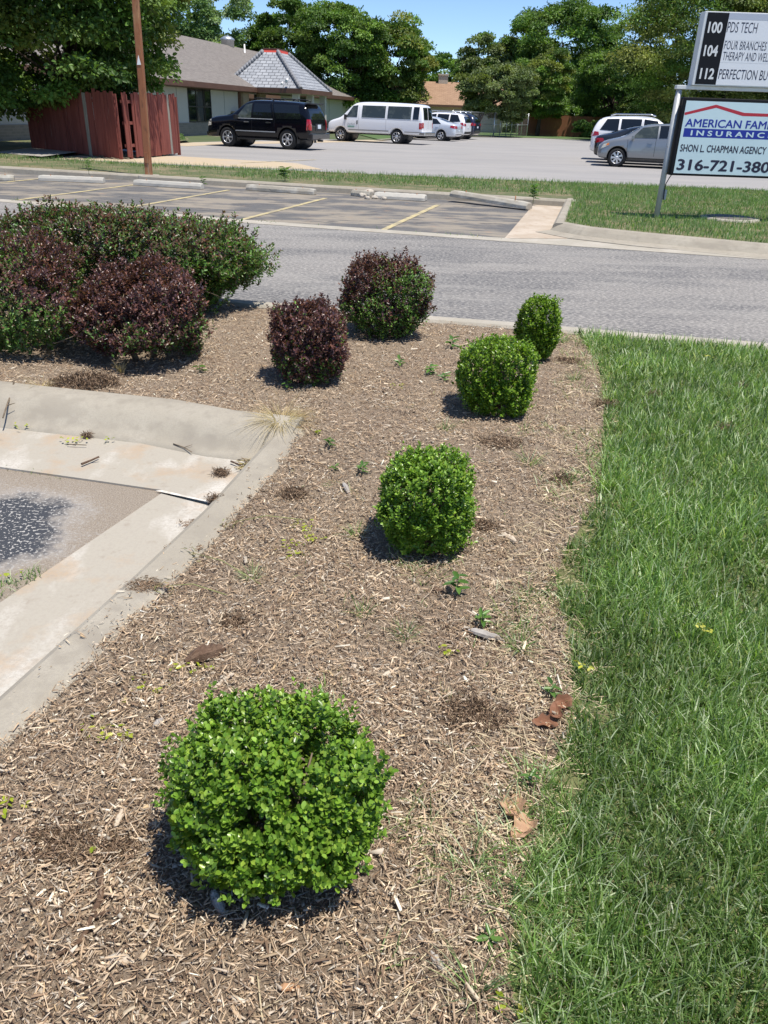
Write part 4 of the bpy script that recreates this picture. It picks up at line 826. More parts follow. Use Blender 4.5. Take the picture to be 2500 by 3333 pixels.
# chain link fence: posts, rails and a woven mesh panel
cl = thing('chain_link_fence', 'grey chain link fence with steel posts at the back of the lot', 'fence', (8.25, 74.3, 0))
PTS = [(1.2, 66.5), (4.4, 70.1), (8.25, 74.3), (9.6, 76.6), (10.9, 79), (12.3, 82.3)]
LK = bpy.data.materials.new('chain_link_mesh'); LK.use_nodes = True; nt = LK.node_tree; bs = nt.nodes['Principled BSDF']; bs.inputs['Base Color'].default_value = (.22, .2, .19, 1); bs.inputs['Roughness'].default_value = .6
wv = nt.nodes.new('ShaderNodeUVMap'); fr = []
sp = nt.nodes.new('ShaderNodeSeparateXYZ'); nt.links.new(wv.outputs[0], sp.inputs[0])
def mnode(op, a, b=None):
    n = nt.nodes.new('ShaderNodeMath'); n.operation = op
    for i, v in enumerate((a, b)):
        if v is None: continue
        if isinstance(v, (int, float)): n.inputs[i].default_value = v
        else: nt.links.new(v, n.inputs[i])
    return n.outputs[0]
u_ = mnode('ADD', sp.outputs[0], sp.outputs[1]); v_ = mnode('SUBTRACT', sp.outputs[0], sp.outputs[1])
lt = mnode('MAXIMUM', mnode('LESS_THAN', mnode('FRACT', mnode('MULTIPLY', u_, 12)), .14), mnode('LESS_THAN', mnode('FRACT', mnode('MULTIPLY', v_, 12)), .14)); nt.links.new(lt, bs.inputs['Alpha'])
rails = MB(); mesh_ = MB()
for a, b in zip(PTS, PTS[1:]):
    a = Vector((a[0] - 8.25, a[1] - 74.3, 0)); b = Vector((b[0] - 8.25, b[1] - 74.3, 0))
    for z in (1.85, .95): rails.tube([a + Vector((0, 0, z)), b + Vector((0, 0, z))], .022, 6)
    mesh_.face([a + Vector((0, .03, .05)), b + Vector((0, .03, .05)), b + Vector((0, .03, 1.83)), a + Vector((0, .03, 1.83))])
rails.done('rail', GALV, cl); uvbox(mesh_.done('link_mesh', LK, cl))
for i, p in enumerate(PTS + [(10.2, 77.7), (11.5, 80.5), (8.9, 75.4)]):
    mb = MB(); mb.tube([(p[0] - 8.25, p[1] - 74.3, 0), (p[0] - 8.25, p[1] - 74.3, 1.92)], .05 if i in (2, 4) else .032, 8); mb.done('fence_post', GALV, cl)
bf = thing('board_fence', 'long reddish-brown board fence under the trees at the back', 'fence', (12, 86, 0))
BRW = M('brown_boards', (.24, .095, .045), [(1, (5, 5, .1), .42, .62, (.17, .065, .032), .7), (.4, 1, .45, .6, (.29, .12, .06), .7)], .9)
mb = MB(); x = 0.
while x < 26:
    z = 1.85 + random.uniform(-.03, .03); mb.box(x, x + .142, -.02 + random.uniform(0, .01), .005, .02, z); x += .15
mb.done('board_panel', BRW, bf)
mb = MB()
for z in (.4, 1.5): mb.box(0, 26, .008, .05, z, z + .09)
mb.done('rail', BRW, bf)
sheet('far_kerb', [(-1.0, 54.3), (4, 70), (11.9, 75.5), (17, 74.1), (17.2, 74.5), (11.9, 75.95), (3.6, 70.4), (-1.4, 54.5)], .06, CONC_KERB)
sheet('back_lawn', [(-.9, 54.7), (3.6, 70.5), (11.9, 76), (17.2, 74.6), (60, 70.5), (70, 110), (-10, 110)], .01, M('far_lawn', (.07, .13, .035), [(.8, 1, .4, .6, (.1, .15, .05), .7)], .95))
sheet('house_path', [(5.5, 80), (7.4, 79), (8.4, 92), (5.5, 92)], .02, BEIGE)

# ================================================================ VEHICLES
def car_paint(name, c, rough=.25, metal=0, coat=1): return M(name, c, (), rough, metal=metal, coat=coat)
TYRE = M('tyre_rubber', (.018, .018, .019), [(30, 1, .5, .7, (.035, .033, .03), .6)], .85)
ALLOY = M('wheel_alloy', (.62, .63, .65), (), .3, metal=.75)
CGLASS = M('tinted_glass', (.008, .010, .012), (), .03, spec=.9)
CGLASS2 = M('clear_car_glass', (.035, .045, .042), [(2.5, 1, .5, .6, (.10, .115, .10), .6)], .03, spec=.9)
BLACKP = M('black_trim', (.014, .014, .015), (), .5)
REDL = M('red_lamp', (.38, .006, .012), (), .12, coat=1); CLEARL = M('clear_lamp', (.5, .47, .38), [(25, 1, .45, .6, (.75, .75, .72), .7)], .1, coat=1); AMBER = M('amber_lamp', (.65, .2, .05), (), .15)
CHROME = M('chrome', (.7, .71, .73), (), .15, metal=.95)
PLATE = M('licence_plate', (.62, .68, .74), (), .5)
SILLGR = M('grey_sill_paint', (.36, .35, .33), [(6, 1, .5, .65, (.3, .26, .22), .5)], .5)
class Car:
    """lofted body from stations (x, z_bottom, z_belt, z_top, half width at sill, belt, roof); x runs to the front"""
    def __init__(s, name, label, loc, heading, sts, wheels, wr, wy, paint, cat, group=None, tw=.22, scale=1.0, sub=2):
        s.t = thing(name, label, cat, (loc[0], loc[1], 0), math.atan2(heading[1], heading[0]), group); s.t.scale = (scale,) * 3
        bm = bmesh.new(); rows = []
        for x, zb, zl, zt, ws, wl, wt in sts:
            h = zl - zb
            half = [(0, zb), (ws * .86, zb), (ws, zb + .10 * h), (max(ws, wl) * 1.0 + .01, zb + .5 * h), (wl, zl), (wl * .62 + wt * .38, zl + .42 * (zt - zl)), (wt, zt - .10 * (zt - zl) - .01), (wt * .8, zt), (0, zt + .02)]
            ring = [(y, z) for y, z in half] + [(-y, z) for y, z in half[-2:0:-1]]
            rows.append([bm.verts.new((x, y, z)) for y, z in ring])
        n = len(rows[0])
        for a, b in zip(rows, rows[1:]):
            for k in range(n): bm.faces.new([a[k], a[(k + 1) % n], b[(k + 1) % n], b[k]])
        bm.faces.new(rows[0]); bm.faces.new(rows[-1][::-1]); bmesh.ops.recalc_face_normals(bm, faces=bm.faces[:])
        me = bpy.data.meshes.new('body'); bm.to_mesh(me); bm.free(); o = link('body', me, paint, s.t)
        ss = o.modifiers.new('s', 'SUBSURF'); ss.levels = ss.render_levels = sub
        cut = MB()
        for wx in wheels: cut.lathe([(.02, -2), (wr + .055, -2), (wr + .055, 2), (.02, 2)], 40, Matrix.Translation((wx, 0, wr + .02)) @ Matrix.Rotation(math.pi / 2, 4, 'X'), False)
        co = cut.done('cutter', None if False else paint); bo = o.modifiers.new('b', 'BOOLEAN'); bo.object = co; bo.operation = 'DIFFERENCE'; bo.solver = 'EXACT'
        co.parent = s.t
        dg = bpy.context.evaluated_depsgraph_get(); dg.update(); ev = bpy.data.meshes.new_from_object(o.evaluated_get(dg))
        o.modifiers.clear(); o.data = ev; ev.name = 'body'; bpy.data.objects.remove(co); s.body = o
        for p in ev.polygons: p.use_smooth = True
        b2 = bmesh.new(); b2.from_mesh(ev); s.bvh = BVHTree.FromBMesh(b2); b2.free()
        wwell = MB(); hw = max(st[4] for st in sts)
        for wx in wheels: wwell.lathe([(.05, -hw + tw + .04), (wr + .05, -hw + tw + .04), (wr + .05, hw - tw - .04), (.05, hw - tw - .04)], 24, Matrix.Translation((wx, 0, wr + .02)) @ Matrix.Rotation(math.pi / 2, 4, 'X'))
        zb = min(st[1] for st in sts); wwell.box(min(wheels) - .3, max(wheels) + .3, -hw * .8, hw * .8, zb - .04, zb + .1); wwell.done('underbody', BLACKP, s.t)
        s.wr = wr; s.wheels = wheels; s.wy = wy; s.tw = tw
    def add_wheels(s, spokes=6, rimr=.66, mat=ALLOY, hub=.2, sw=.35):
        first = None
        for wx in s.wheels:
            for sg in (1, -1):
                if first is None:
                    w = s.wr; T = s.tw; mb = MB(); R90 = Matrix.Rotation(-math.pi / 2, 4, 'X')
                    mb.lathe([(w * rimr * .98, -T), (w * .9, -T), (w * .99, -T * .82), (w, -T * .5), (w * .99, -T * .15), (w * .93, -.0), (w * rimr * 1.03, .0), (w * rimr * .98, -.03), (w * rimr * .98, -T)], 36, R90, cap=False)
                    ob = mb.done('wheel', TYRE, s.t); mb = MB(); mb.mi = 1
                    mb.lathe([(.01, -.10), (w * rimr, -.10), (w * rimr, -.09), (.01, -.07)], 30, R90); mb.mi = 0
                    r_ = w * rimr; n = 36; mb.lathe([(r_ * .9, -.07), (r_, -.08), (r_, .002), (r_ * .95, .004), (r_ * .9, -.02), (r_ * .9, -.07)], 36, R90, cap=False)
                    mb.lathe([(.005, -.07), (hub * r_, -.07), (hub * r_, -.012), (hub * r_ * .7, .002), (.005, .004)], 16, R90)
                    for k in range(spokes):
                        a = 2 * math.pi * k / spokes; Ms = R90 @ Matrix.Rotation(a, 4, 'Z'); b_ = r_ * sw
                        mb.hexa([Ms @ Vector(p) for p in ((hub * r_ * .8, -b_ * .32, -.06), (r_ * .93, -b_ * .5, -.07), (r_ * .93, b_ * .5, -.07), (hub * r_ * .8, b_ * .32, -.06), (hub * r_ * .8, -b_ * .28, -.008), (r_ * .93, -b_ * .44, -.012), (r_ * .93, b_ * .44, -.012), (hub * r_ * .8, b_ * .28, -.008))])
                    rim = mb.done('rim', [mat, BLACKP], ob); first = (ob, rim)
                else:
                    ob = first[0].copy(); COL.objects.link(ob); rim = first[1].copy(); COL.objects.link(rim); rim.parent = ob
                ob.parent = s.t; ob.location = (wx, sg * s.wy, s.wr); ob.rotation_euler = (0, 0, 0 if sg > 0 else math.pi)
    def decal(s, name, poly, mat, side='L', out=.012, inn=.02, step=.12, parent=None, bevel=0):
        """panel on the body surface: poly in (x,z) for sides L(+y)/R(-y), (y,z) for front F / rear B, (x,y) for top T"""
        bm = grid_poly(poly, step); dirs = {'L': (0, -1, 0), 'R': (0, 1, 0), 'F': (-1, 0, 0), 'B': (1, 0, 0), 'T': (0, 0, -1)}; d = Vector(dirs[side]); last = None; miss = []
        for v in bm.verts:
            a, b = v.co.x, v.co.y
            o = {'L': (a, 5, b), 'R': (a, -5, b), 'F': (6, a, b), 'B': (-6, a, b), 'T': (a, b, 5)}[side]
            hit = s.bvh.ray_cast(Vector(o), d)
            if hit[0] is None: miss.append((v, o)); continue
            v.co = hit[0] - d * out; last = v.co.copy()
        ok = [v for v in bm.verts if v not in [q[0] for q in miss]]
        for v, o in miss:
            near = min(ok, key=lambda q: sum((q.co[i] - o[i]) ** 2 for i in range(3) if abs(d[i]) < .5)); k = [i for i in range(3) if abs(d[i]) > .5][0]; c = list(o); c[k] = near.co[k]; v.co = c
        fs = bm.faces[:]; r = bmesh.ops.extrude_face_region(bm, geom=fs); nv = [e for e in r['geom'] if isinstance(e, bmesh.types.BMVert)]
        for v in nv: v.co += d * (out + inn)
        bmesh.ops.delete(bm, geom=[], context='FACES'); bmesh.ops.recalc_face_normals(bm, faces=bm.faces[:])
        me = bpy.data.meshes.new(name); bm.to_mesh(me); bm.free(); o = link(name, me, mat, parent or s.t)
        return o
    def both(s, name, poly, mat, **k):
        return [s.decal(name, poly, mat, sd, **k) for sd in 'LR']
    def seam(s, pts, w=.012, mat=None):
        for a, b in zip(pts, pts[1:]):
            a = Vector(a); b = Vector(b); n = Vector((-(b - a).y, (b - a).x)).normalized() * w / 2
            s.both('door_seam', [a + n, a - n, b - n, b + n], mat or BLACKP, out=.003, inn=.01)
    def plain(s, name, mat, fn, bevel=.015):
        mb = MB(); fn(mb); return mb.done(name, mat, s.t, bevel)
    def mirrors(s, x, z, y, mat, sz=(.12, .22, .17)):
        for sg in (1, -1):
            mb = MB(); mb.box(x - sz[0] / 2, x + sz[0] / 2, sg * y, sg * (y + sz[1]), z - sz[2] / 2, z + sz[2] / 2); mb.tube([(x, sg * (y - .08), z - sz[2] * .4), (x, sg * (y + .04), z - sz[2] * .3)], .03, 6); mb.done('wing_mirror', mat, s.t, .03)
def quad(x0, x1, z0, z1): return [(x0, z0), (x1, z0), (x1, z1), (x0, z1)]
def mid(pa, pb, off):
    a = np.array(gnd(*pa)); b = np.array(gnd(*pb)); h = (a - b) / np.linalg.norm(a - b); n = np.array([h[1], -h[0]]); n = n if n @ a > 0 else -n
    return (a + b) / 2 + n * off, h
HEAD = np.array([-.945, .327])
# ---- black SUV
c = (np.array(gnd(735, 476)) + np.array(gnd(955, 488))) / 2 + np.array([.327, .945]) * .86
suv = Car('black_suv', 'big black SUV with alloy wheels parked nose towards the building', (c[0], c[1]), HEAD, [
    (-2.56, .52, .98, 1.02, .80, .82, .80), (-2.53, .42, 1.08, 1.14, .92, .93, .86), (-2.47, .40, 1.14, 1.36, .97, .97, .86), (-2.30, .40, 1.15, 1.80, .98, .985, .80), (-2.05, .40, 1.15, 1.87, .99, .99, .78), (-1.0, .36, 1.15, 1.91, 1.0, 1.0, .77), (.15, .36, 1.14, 1.92, 1.0, 1.0, .77),
    (.55, .36, 1.14, 1.88, 1.0, 1.0, .75), (.85, .36, 1.15, 1.70, 1.0, 1.0, .76), (1.20, .36, 1.16, 1.40, 1.0, .99, .84), (1.42, .36, 1.16, 1.30, .99, .97, .84), (2.10, .40, 1.12, 1.25, .98, .95, .80), (2.42, .36, 1.06, 1.17, .96, .92, .76), (2.55, .40, .94, 1.04, .90, .85, .70), (2.58, .48, .80, .90, .80, .76, .64)],
    (1.50, -1.47), .405, .985, car_paint('black_car_paint', (.004, .0045, .008), .12, coat=0), 'SUV', scale=1.0, tw=.27)
suv.add_wheels(6, .62, ALLOY, .3, .36)
suv.both('side_window', [(.28, 1.20), (1.02, 1.20), (.60, 1.72), (.28, 1.78)], CGLASS2); suv.both('side_window', [(-.78, 1.20), (.18, 1.20), (.18, 1.78), (-.58, 1.78)], CGLASS); suv.both('side_window', [(-2.15, 1.22), (-.95, 1.20), (-.75, 1.78), (-1.95, 1.76)], CGLASS)
suv.decal('rear_window', [(-.78, 1.22), (.78, 1.22), (.68, 1.74), (-.68, 1.74)], CGLASS, 'B'); suv.decal('windscreen', [(-.76, 1.28), (.76, 1.28), (.66, 1.78), (-.66, 1.78)], CGLASS, 'F')
for sg in (1, -1):
    suv.decal('tail_light', [(sg * .76, .80), (sg * .97, .80), (sg * .93, 1.22), (sg * .80, 1.22)], REDL, 'B', out=.02)
    suv.decal('headlight', [(sg * .55, .78), (sg * .90, .80), (sg * .88, 1.00), (sg * .56, .98)], CLEARL, 'F', out=.015)
suv.both('tail_light', [(-2.53, .80), (-2.40, .80), (-2.42, 1.22), (-2.49, 1.22)], REDL, out=.012); suv.both('headlight', [(2.32, .86), (2.53, .82), (2.50, 1.04), (2.34, 1.10)], CLEARL)
suv.decal('grille', quad(-.5, .5, .62, .98), CHROME, 'F', out=.015)
suv.plain('rear_bumper', car_paint('dull_black', (.02, .02, .022), .45), lambda m: (m.box(-2.68, -2.40, -.95, .95, .44, .68)), .04)
suv.plain('front_bumper', car_paint('dull_black_front', (.014, .014, .016), .4), lambda m: (m.box(2.42, 2.62, -.9, .9, .40, .62)), .05)
suv.plain('tow_bar', BLACKP, lambda m: m.box(-2.74, -2.5, -.06, .06, .34, .42), .01)
for sg in (1, -1): suv.plain('running_board', BLACKP, lambda m: m.box(-.95, .98, *sorted((sg * .98, sg * 1.06)), .34, .40), .01)
suv.decal('licence_plate', quad(-.16, .16, .86, 1.02), PLATE, 'B', out=.03); suv.decal('plate_recess', quad(-.36, .36, .78, 1.06), BLACKP, 'B', out=.012)
suv.seam([(.24, .46), (.24, 1.84)]); suv.seam([(-.86, .9), (-.86, 1.16), (-.68, 1.82)]); suv.seam([(1.12, .5), (1.12, 1.14)])
suv.both('side_moulding', quad(-.9, 1.06, .66, .70), GREYMET, out=.014); suv.both('door_handle', quad(.38, .62, 1.02, 1.06), CHROME, out=.03); suv.both('door_handle', quad(-.70, -.46, 1.02, 1.06), CHROME, out=.03); suv.both('window_trim', quad(-.78, 1.08, 1.165, 1.19), GREYMET, out=.012)
suv.mirrors(.98, 1.22, .98, BLACKP)
mb = MB()
for sg in (1, -1):
    for x0, x1 in ((-1.9, -1.0), (-.7, .3)): mb.tube([(x0, sg * .62, 1.90), (x0 + .15, sg * .62, 1.97), (x1 - .15, sg * .62, 1.98), (x1, sg * .62, 1.93)], .025, 6)
mb.done('roof_rack', BLACKP, suv.t)
suv.plain('spoiler', BLACKP, lambda m: m.box(-2.48, -2.20, -.72, .72, 1.80, 1.85), .02)
for sg in (1, -1):
    for xx in (-1.98, 1.0): suv.plain('mud_flap', BLACKP, lambda m: m.box(xx, xx + .03, *sorted((sg * .78, sg * 1.0)), .26, .6), .005)
# ---- white passenger van
c = (np.array(gnd(1120, 459)) + np.array(gnd(1320, 471))) / 2 + np.array([.30, .95]) * .86
VPAINT = car_paint('white_van_paint', (.86, .86, .88), .3)
van = Car('passenger_van', 'long white passenger van with dark windows and a green door decal', (c[0], c[1]), np.array([-.94, .34]), [
    (-3.02, .60, 1.10, 1.14, .84, .84, .80), (-2.98, .48, 1.20, 1.40, .95, .95, .86), (-2.92, .46, 1.22, 1.98, .98, .98, .82), (-2.75, .46, 1.22, 2.06, 1.0, 1.0, .80), (-1.0, .46, 1.22, 2.11, 1.0, 1.0, .80), (.6, .46, 1.22, 2.11, 1.0, 1.0, .80), (1.15, .46, 1.22, 2.07, 1.0, 1.0, .79),
    (1.42, .46, 1.22, 1.95, 1.0, 1.0, .80), (1.95, .46, 1.20, 1.40, 1.0, .98, .84), (2.15, .46, 1.15, 1.27, .99, .97, .84), (2.65, .48, 1.05, 1.15, .97, .93, .80), (2.86, .48, .95, 1.06, .92, .88, .76), (2.93, .52, .80, .90, .85, .82, .7)],
    (2.05, -1.45), .37, .99, VPAINT, 'van', tw=.26)
van.add_wheels(8, .66, ALLOY, .34, .26)
van.both('side_window', [(1.0, 1.30), (1.72, 1.30), (1.32, 1.88), (1.0, 1.92)], CGLASS2); van.both('side_window', quad(-.72, .72, 1.30, 1.92), CGLASS2); van.both('side_window', quad(-2.28, -.86, 1.28, 1.92), CGLASS2); van.both('side_window', quad(-2.74, -2.40, 1.28, 1.92), CGLASS)
van.decal('rear_window', quad(-.76, -.06, 1.28, 1.90), CGLASS, 'B'); van.decal('rear_window', quad(.06, .76, 1.28, 1.90), CGLASS, 'B'); van.decal('windscreen', [(-.78, 1.36), (.78, 1.36), (.68, 1.98), (-.68, 1.98)], CGLASS2, 'F')
for sg in (1, -1):
    van.decal('tail_light', [(sg * .80, .86), (sg * .96, .86), (sg * .95, 1.14), (sg * .80, 1.14)], REDL, 'B', out=.02); van.decal('headlight', quad(*sorted((sg * .5, sg * .86)), .72, .92), CLEARL, 'F')
van.both('tail_light', quad(-2.96, -2.80, .80, 1.12), REDL); van.both('lower_panel', quad(-2.9, -1.92, .50, .66), SILLGR, out=.006); van.both('lower_panel', quad(-.96, 1.54, .50, .68), SILLGR, out=.006)
van.plain('rear_bumper', CHROME, lambda m: m.box(-3.16, -2.82, -.98, .98, .48, .66), .03); van.plain('front_bumper', CHROME, lambda m: (m.box(2.80, 3.03, -.94, .94, .48, .64)), .04); van.plain('front_apron', BLACKP, lambda m: (m.box(2.75, 2.97, -.9, .9, .36, .475)), .03)
van.decal('grille', quad(-.48, .48, .70, .94), BLACKP, 'F', out=.015)
van.seam([(.90, .6), (.90, 1.98)], .014, SILLGR); van.seam([(1.75, .6), (1.78, 1.24)], .014, SILLGR); van.seam([(-.79, .6), (-.79, 1.98)], .012, SILLGR); van.seam([(.72, 1.24), (-2.9, 1.22)], .010, SILLGR)
van.both('door_handle', quad(.96, 1.02, .94, 1.14), BLACKP, out=.02); van.decal('rear_door_seam', quad(-.012, .012, .6, 1.95), SILLGR, 'B', out=.004)
van.mirrors(1.70, 1.30, .98, BLACKP, (.10, .20, .26)); van.decal('door_decal', quad(1.16, 1.58, .76, .84), M('green_decal', (.13, .30, .24), [(60, (1, 1, .2), .45, .55, (.45, .6, .55), .6)], .5), 'L', out=.008)
van.decal('door_decal', quad(1.12, 1.60, .845, .865), M('pale_green_decal', (.45, .62, .56), (), .5), 'L', out=.008)
GRYL = M('grey_lettering', (.38, .42, .42), (), .5)
for k, (x0, x1) in enumerate(((1.52, 1.60), (1.42, 1.49), (1.32, 1.385), (1.23, 1.29), (1.14, 1.20))):
    van.decal('door_lettering', quad(x0, x0 + .018, .91, .99), GRYL, 'L', out=.008); van.decal('door_lettering', quad(x0, x1, .91, .925), GRYL, 'L', out=.009); van.decal('door_lettering', quad(x0, x1, .945, .958) if k % 2 else quad(x0, x1, .975, .99), GRYL, 'L', out=.009)
mb = MB()
for x in (-2.0, -1.1, -.2, .6):
    for y in (-.5, .1): mb.box(x - .08, x + .08, y - .2, y + .2, .9, 1.6)
# ---- cars behind the van
def sedan(name, label, loc, head, paint, cat='car', L=4.75, H=1.46, hatch=False, front_lamps=True, scale=1.0, group=None, spk=5):
    k = L / 4.75; s = H / 1.46
    st = [(-2.37, .42, .78, .84, .72, .72, .68), (-2.32, .30, .92, 1.02, .84, .82, .72), (-2.15, .26, .96, 1.08, .90, .88, .74), (-1.75, .24, .97, 1.12, .91, .90, .72), (-1.0, .22, .97, 1.38, .915, .90, .62), (-.45, .22, .96, 1.45, .92, .90, .60), (.1, .22, .95, 1.45, .92, .90, .60), (.55, .22, .94, 1.33, .92, .90, .62), (1.15, .22, .92, 1.02, .91, .89, .72), (1.7, .24, .86, .94, .90, .86, .72), (2.15, .26, .76, .84, .86, .80, .66), (2.33, .30, .66, .72, .76, .72, .6), (2.37, .38, .58, .62, .66, .62, .52)]
    if hatch: st[1:5] = [(-2.33, .30, .92, 1.10, .84, .82, .70), (-2.2, .26, .97, 1.26, .90, .88, .66), (-1.9, .24, .98, 1.44, .91, .90, .62), (-1.2, .22, .98, 1.50, .915, .90, .60)]
    st = [(x * k, zb * s, zl * s, zt * s, a, b, c_) for x, zb, zl, zt, a, b, c_ in st]
    cr = Car(name, label, loc, head, st, (1.42 * k, -1.38 * k), .32 * max(1, s * .98), .90, paint, cat, group, tw=.21, scale=scale); cr.k = k; cr.s = s
    q = lambda pts: [(x * k, z * s) for x, z in pts]
    if hatch:
        cr.both('side_window', q([(-.30, 1.0), (.86, .98), (.42, 1.32), (-.30, 1.40)]), CGLASS2); cr.both('side_window', q([(-1.2, 1.02), (-.38, 1.0), (-.38, 1.40), (-1.2, 1.42)]), CGLASS); cr.both('side_window', q([(-1.95, 1.10), (-1.28, 1.04), (-1.28, 1.42), (-1.72, 1.38)]), CGLASS)
        cr.decal('rear_window', q([(-.62, 1.02), (.62, 1.02), (.52, 1.40), (-.52, 1.40)]), CGLASS, 'B')
    else:
        cr.both('side_window', q([(-.22, 1.0), (.86, .97), (.40, 1.30), (-.22, 1.38)]), CGLASS2); cr.both('side_window', q([(-1.34, 1.03), (-.30, 1.0), (-.30, 1.38), (-.95, 1.32)]), CGLASS)
        cr.decal('rear_window', [(-1.72 * k, -.56), (-1.12 * k, -.50), (-1.12 * k, .50), (-1.72 * k, .56)], CGLASS, 'T')
    cr.decal('windscreen', [(.56 * k, -.54), (1.12 * k, -.64), (1.12 * k, .64), (.56 * k, .54)], CGLASS, 'T')
    for sg in (1, -1):
        cr.decal('tail_light', q([(sg * .42, .80), (sg * .80, .76), (sg * .80, .93), (sg * .5, .92)]), REDL, 'B', out=.015); cr.decal('headlight', q([(sg * .42, .60), (sg * .80, .64), (sg * .78, .74), (sg * .46, .70)]), CLEARL, 'F', out=.012)
    cr.both('tail_light', q([(-2.30, .76), (-1.98, .84), (-2.02, .95), (-2.28, .94)]), REDL); cr.both('headlight', q([(2.24, .58), (1.88, .70), (1.86, .80), (2.12, .74)]), CLEARL)
    cr.seam(q([(-.26, .30), (-.26, 1.42)])); cr.seam(q([(.98, .32), (1.02, .92)])); cr.seam(q([(-1.20, .60), (-1.30, 1.0)]))
    cr.both('door_handle', q(quad(-.12, .10, .82, .86)), paint, out=.03); cr.both('door_handle', q(quad(-1.18, -.98, .83, .87)), paint, out=.03)
    cr.both('sill', q(quad(-.95, 1.0, .27, .33)), BLACKP, out=.01); cr.mirrors(.80 * k, 1.0 * s, .90, paint, (.10, .18, .13)); cr.add_wheels(spk, .66, ALLOY, .22, .42)
    cr.decal('licence_plate', q(quad(-.16, .16, .60, .70)), PLATE, 'B', out=.012); cr.decal('rear_valance', q(quad(-.7, .7, .32, .44)), BLACKP, 'B', out=.01); cr.decal('grille', q(quad(-.4, .4, .40, .54)), BLACKP, 'F', out=.01)
    return cr
H2 = np.array([-.93, .367])
def park(pt, head, back=2.37): return np.array(pt) + np.array(head) * back
SILV = car_paint('silver_white_paint', (.60, .64, .70), .28, .15); WHT = car_paint('white_car_paint', (.85, .85, .87), .28); NVY = car_paint('navy_car_paint', (.012, .016, .045), .2); BLK2 = car_paint('charcoal_car_paint', (.012, .014, .018), .2); GRY = car_paint('grey_silver_paint', (.27, .285, .30), .3, .45)
sedan('silver_sedan', 'silver-white sedan half hidden behind the van rear bumper', park((4.15, 58.4), H2), H2, SILV, L=4.8, H=1.46)
suv_st = [(-2.32, .46, .92, .98, .80, .80, .76), (-2.29, .36, 1.02, 1.14, .90, .88, .78), (-2.2, .34, 1.06, 1.40, .93, .92, .74), (-2.0, .32, 1.07, 1.66, .94, .93, .68), (-1.4, .30, 1.07, 1.72, .945, .935, .67), (-.2, .30, 1.05, 1.75, .95, .94, .67), (.4, .30, 1.04, 1.70, .95, .94, .68), (.8, .30, 1.03, 1.42, .95, .93, .72), (1.2, .30, 1.0, 1.13, .94, .92, .78), (1.8, .34, .95, 1.04, .92, .88, .76), (2.15, .36, .86, .94, .87, .82, .7), (2.3, .42, .70, .78, .76, .72, .6)]
def small_suv(name, label, loc, head, paint, cat, hs=1.0, side_lamp=True):
    cr = Car(name, label, loc, head, [(x, zb * hs, zl * hs, zt * hs, a, b, c_) for x, zb, zl, zt, a, b, c_ in suv_st], (1.40, -1.36), .36, .935, paint, cat, tw=.23)
    q = lambda pts: [(x, z * hs) for x, z in pts]
    cr.both('side_window', q([(-.15, 1.12), (.76, 1.10), (.40, 1.58), (-.15, 1.63)]), CGLASS); cr.both('side_window', q([(-1.1, 1.13), (-.25, 1.12), (-.25, 1.63), (-1.1, 1.62)]), CGLASS); cr.both('side_window', q([(-1.98, 1.18), (-1.2, 1.14), (-1.2, 1.62), (-1.72, 1.60)]), CGLASS)
    cr.decal('rear_window', q([(-.70, 1.12), (.70, 1.12), (.58, 1.60), (-.58, 1.60)]), CGLASS, 'B'); cr.decal('windscreen', q([(-.66, 1.18), (.66, 1.18), (.56, 1.60), (-.56, 1.60)]), CGLASS, 'F')
    for sg in (1, -1): cr.decal('tail_light', q([(sg * .56, .92), (sg * .88, .92), (sg * .86, 1.08), (sg * .6, 1.06)]), REDL, 'B', out=.016); cr.decal('headlight', q([(sg * .45, .74), (sg * .8, .78), (sg * .78, .9), (sg * .5, .86)]), CLEARL, 'F')
    cr.both('tail_light', q([(-2.27, .92), (-1.98, .98), (-2.02, 1.10), (-2.2, 1.12)]), REDL); cr.seam(q([(-.2, .36), (-.2, 1.68)])); cr.seam(q([(.95, .4), (.98, 1.04)])); cr.seam(q([(-1.1, .7), (-1.16, 1.1)]))
    cr.both('lower_cladding', q(quad(-.95, 1.0, .33, .42)), BLACKP, out=.01); cr.decal('rear_valance', q(quad(-.8, .8, .40, .56)), BLACKP, 'B', out=.012); cr.decal('licence_plate', q(quad(-.16, .16, .76, .88)), PLATE, 'B', out=.012); cr.both('door_handle', q(quad(-.05, .18, .94, .98)), paint, out=.03)
    cr.mirrors(.72, 1.12 * hs, .93, paint, (.1, .18, .14)); cr.add_wheels(5, .64)
    mb = MB()
    for sg in (1, -1): mb.tube([(-1.6, sg * .58, 1.74 * hs), (-1.4, sg * .58, 1.80 * hs), (.1, sg * .58, 1.82 * hs), (.3, sg * .58, 1.76 * hs)], .022, 6)
    mb.done('roof_rail', CHROME, cr.t); return cr
small_suv('white_suv', 'white SUV between the silver sedan and the navy SUV', park((5.0, 61.6), H2, 2.3), H2, WHT, 'SUV', 1.0)
small_suv('navy_suv', 'dark navy SUV last in the row behind the van', park((5.95, 64.6), H2, 2.3), H2, NVY, 'SUV', 1.0)
